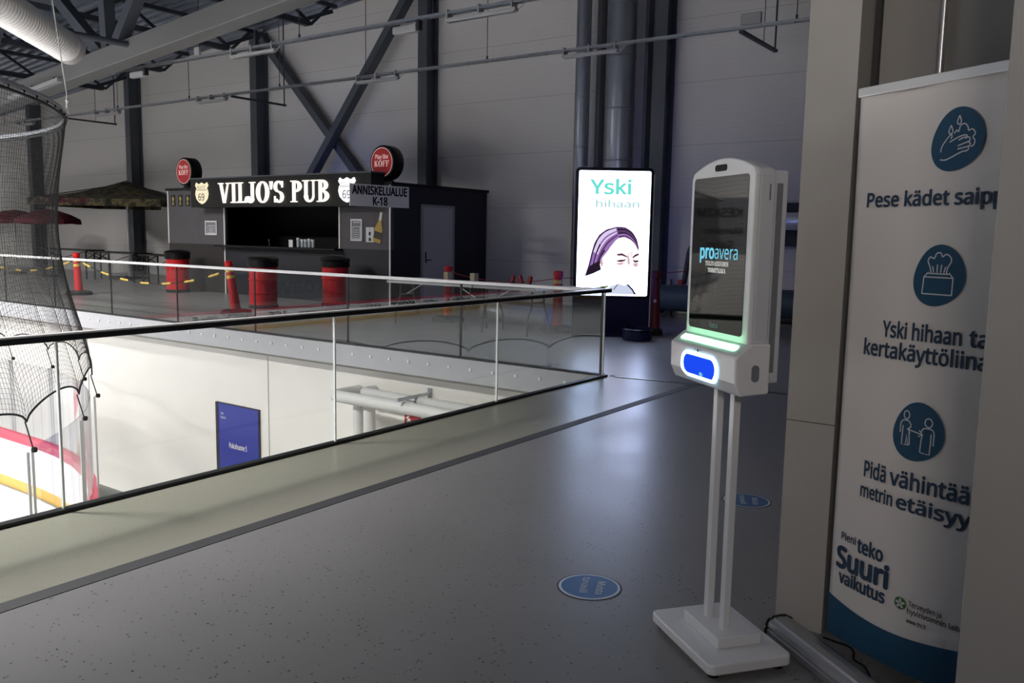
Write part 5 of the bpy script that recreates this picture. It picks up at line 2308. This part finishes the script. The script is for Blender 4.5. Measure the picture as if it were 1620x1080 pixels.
# the long aluminium cassette lying in front of it
e0, e1 = Vector((-1.0, 3.335, 0)), Vector((-.31, 2.775, 0))
dv = (e1 - e0).normalized()
nv = Vector((dv.y, -dv.x, 0))
t = thing('banner_cassette', tuple((e0 + e1) / 2), 'long shiny aluminium banner cassette lying on the floor at the pillar foot', 'cassette')
prof = [(-.05, .005), (.05, .005), (.058, .02), (.058, .05), (.045, .075), (.02, .088), (-.02, .088), (-.045, .075), (-.058, .05), (-.058, .02)]
prof = [(.05, .004), (.06, .012), (.06, .034), (.054, .038), (.054, .044), (.058, .05), (.052, .068), (.04, .078), (.034, .074), (.028, .082), (0, .086), (-.03, .084), (-.055, .07), (-.06, .03), (-.05, .004)]
vs = [e0 + nv * w + Vector((0, 0, z)) for w, z in prof] + [e1 + nv * w + Vector((0, 0, z)) for w, z in prof]
n = len(prof)
mb = MB()
mb.add(vs, [(i, (i + 1) % n, n + (i + 1) % n, n + i) for i in range(n)] + [tuple(range(n)), tuple(range(2 * n - 1, n - 1, -1))])
mb.obj('body', M['cassette'], t, at=t.location)
for e, s in ((e0, -1), (e1, 1)):
    mb = MB()
    vs = [e + nv * w * 1.06 + Vector((0, 0, z * 1.03)) for w, z in prof] + [e + dv * s * .012 + nv * w * 1.06 + Vector((0, 0, z * 1.03)) for w, z in prof]
    mb.add(vs, [(i, (i + 1) % n, n + (i + 1) % n, n + i) for i in range(n)] + [tuple(range(n)), tuple(range(2 * n - 1, n - 1, -1))])
    mb.obj('end_cap', M['black'], t, at=t.location)
# loose cable between cassette and banner
mb = MB()
P = smooth_line([(-.85, 3.42), (-.80, 3.41), (-.745, 3.40), (-.715, 3.36), (-.70, 3.30), (-.655, 3.27), (-.62, 3.20)], 6)
mb.tube([(x, y, .008) for x, y in P], .0045, 6)
tag(mb.obj('loose_cable', M['black'], at=(-.7, 3.2, 0), smooth=True), 'thin black cable on the floor between the cassette and the banner', 'cable')

# ==================================================================================== FLOOR STICKERS
def sticker(x, y, label, lines):
    t = thing('floor_sticker', (x, y, 0), label, 'sticker', 'round floor stickers')
    pf = frame_place((0, 0, .0006), (1, 0, 0), (0, 1, 0))
    mb = MB()
    mb.prism(circle_pts(0, 0, .15, n=56), pf, .0010)
    mb.obj('rim', M['sticker_dark'], t)
    mb = MB()
    mb.prism(circle_pts(0, 0, .142, n=56), pf, .0016)
    mb.obj('ring', M['sticker_print'], t)
    mb = MB()
    mb.prism(circle_pts(0, 0, .130, n=56), pf, .0021)
    mb.obj('face', M['sticker'], t)
    for s, px, py, h, w in lines:
        mb = MB()
        r_ = frame_place((px, py, .0006), (.40, -.916, 0), (.916, .40, 0))
        put_text(mb, s, r_, 0, 0, h, width=w, bold=.01, z=.0025)
        mb.obj('print', M['sticker_print'], t)


sticker(-1.865, 3.285, 'blue round floor sticker lying in front of the sanitizer stand base, on its left', [('Muista', .005, .075, .036, .145), ('turvaväli', -.075, .075, .036, .178)])
sticker(-1.755, 5.02, 'blue round floor sticker behind the legs of the sanitizer stand', [('Muista', .005, .075, .036, .145), ('turvaväli', -.075, .075, .036, .178)])
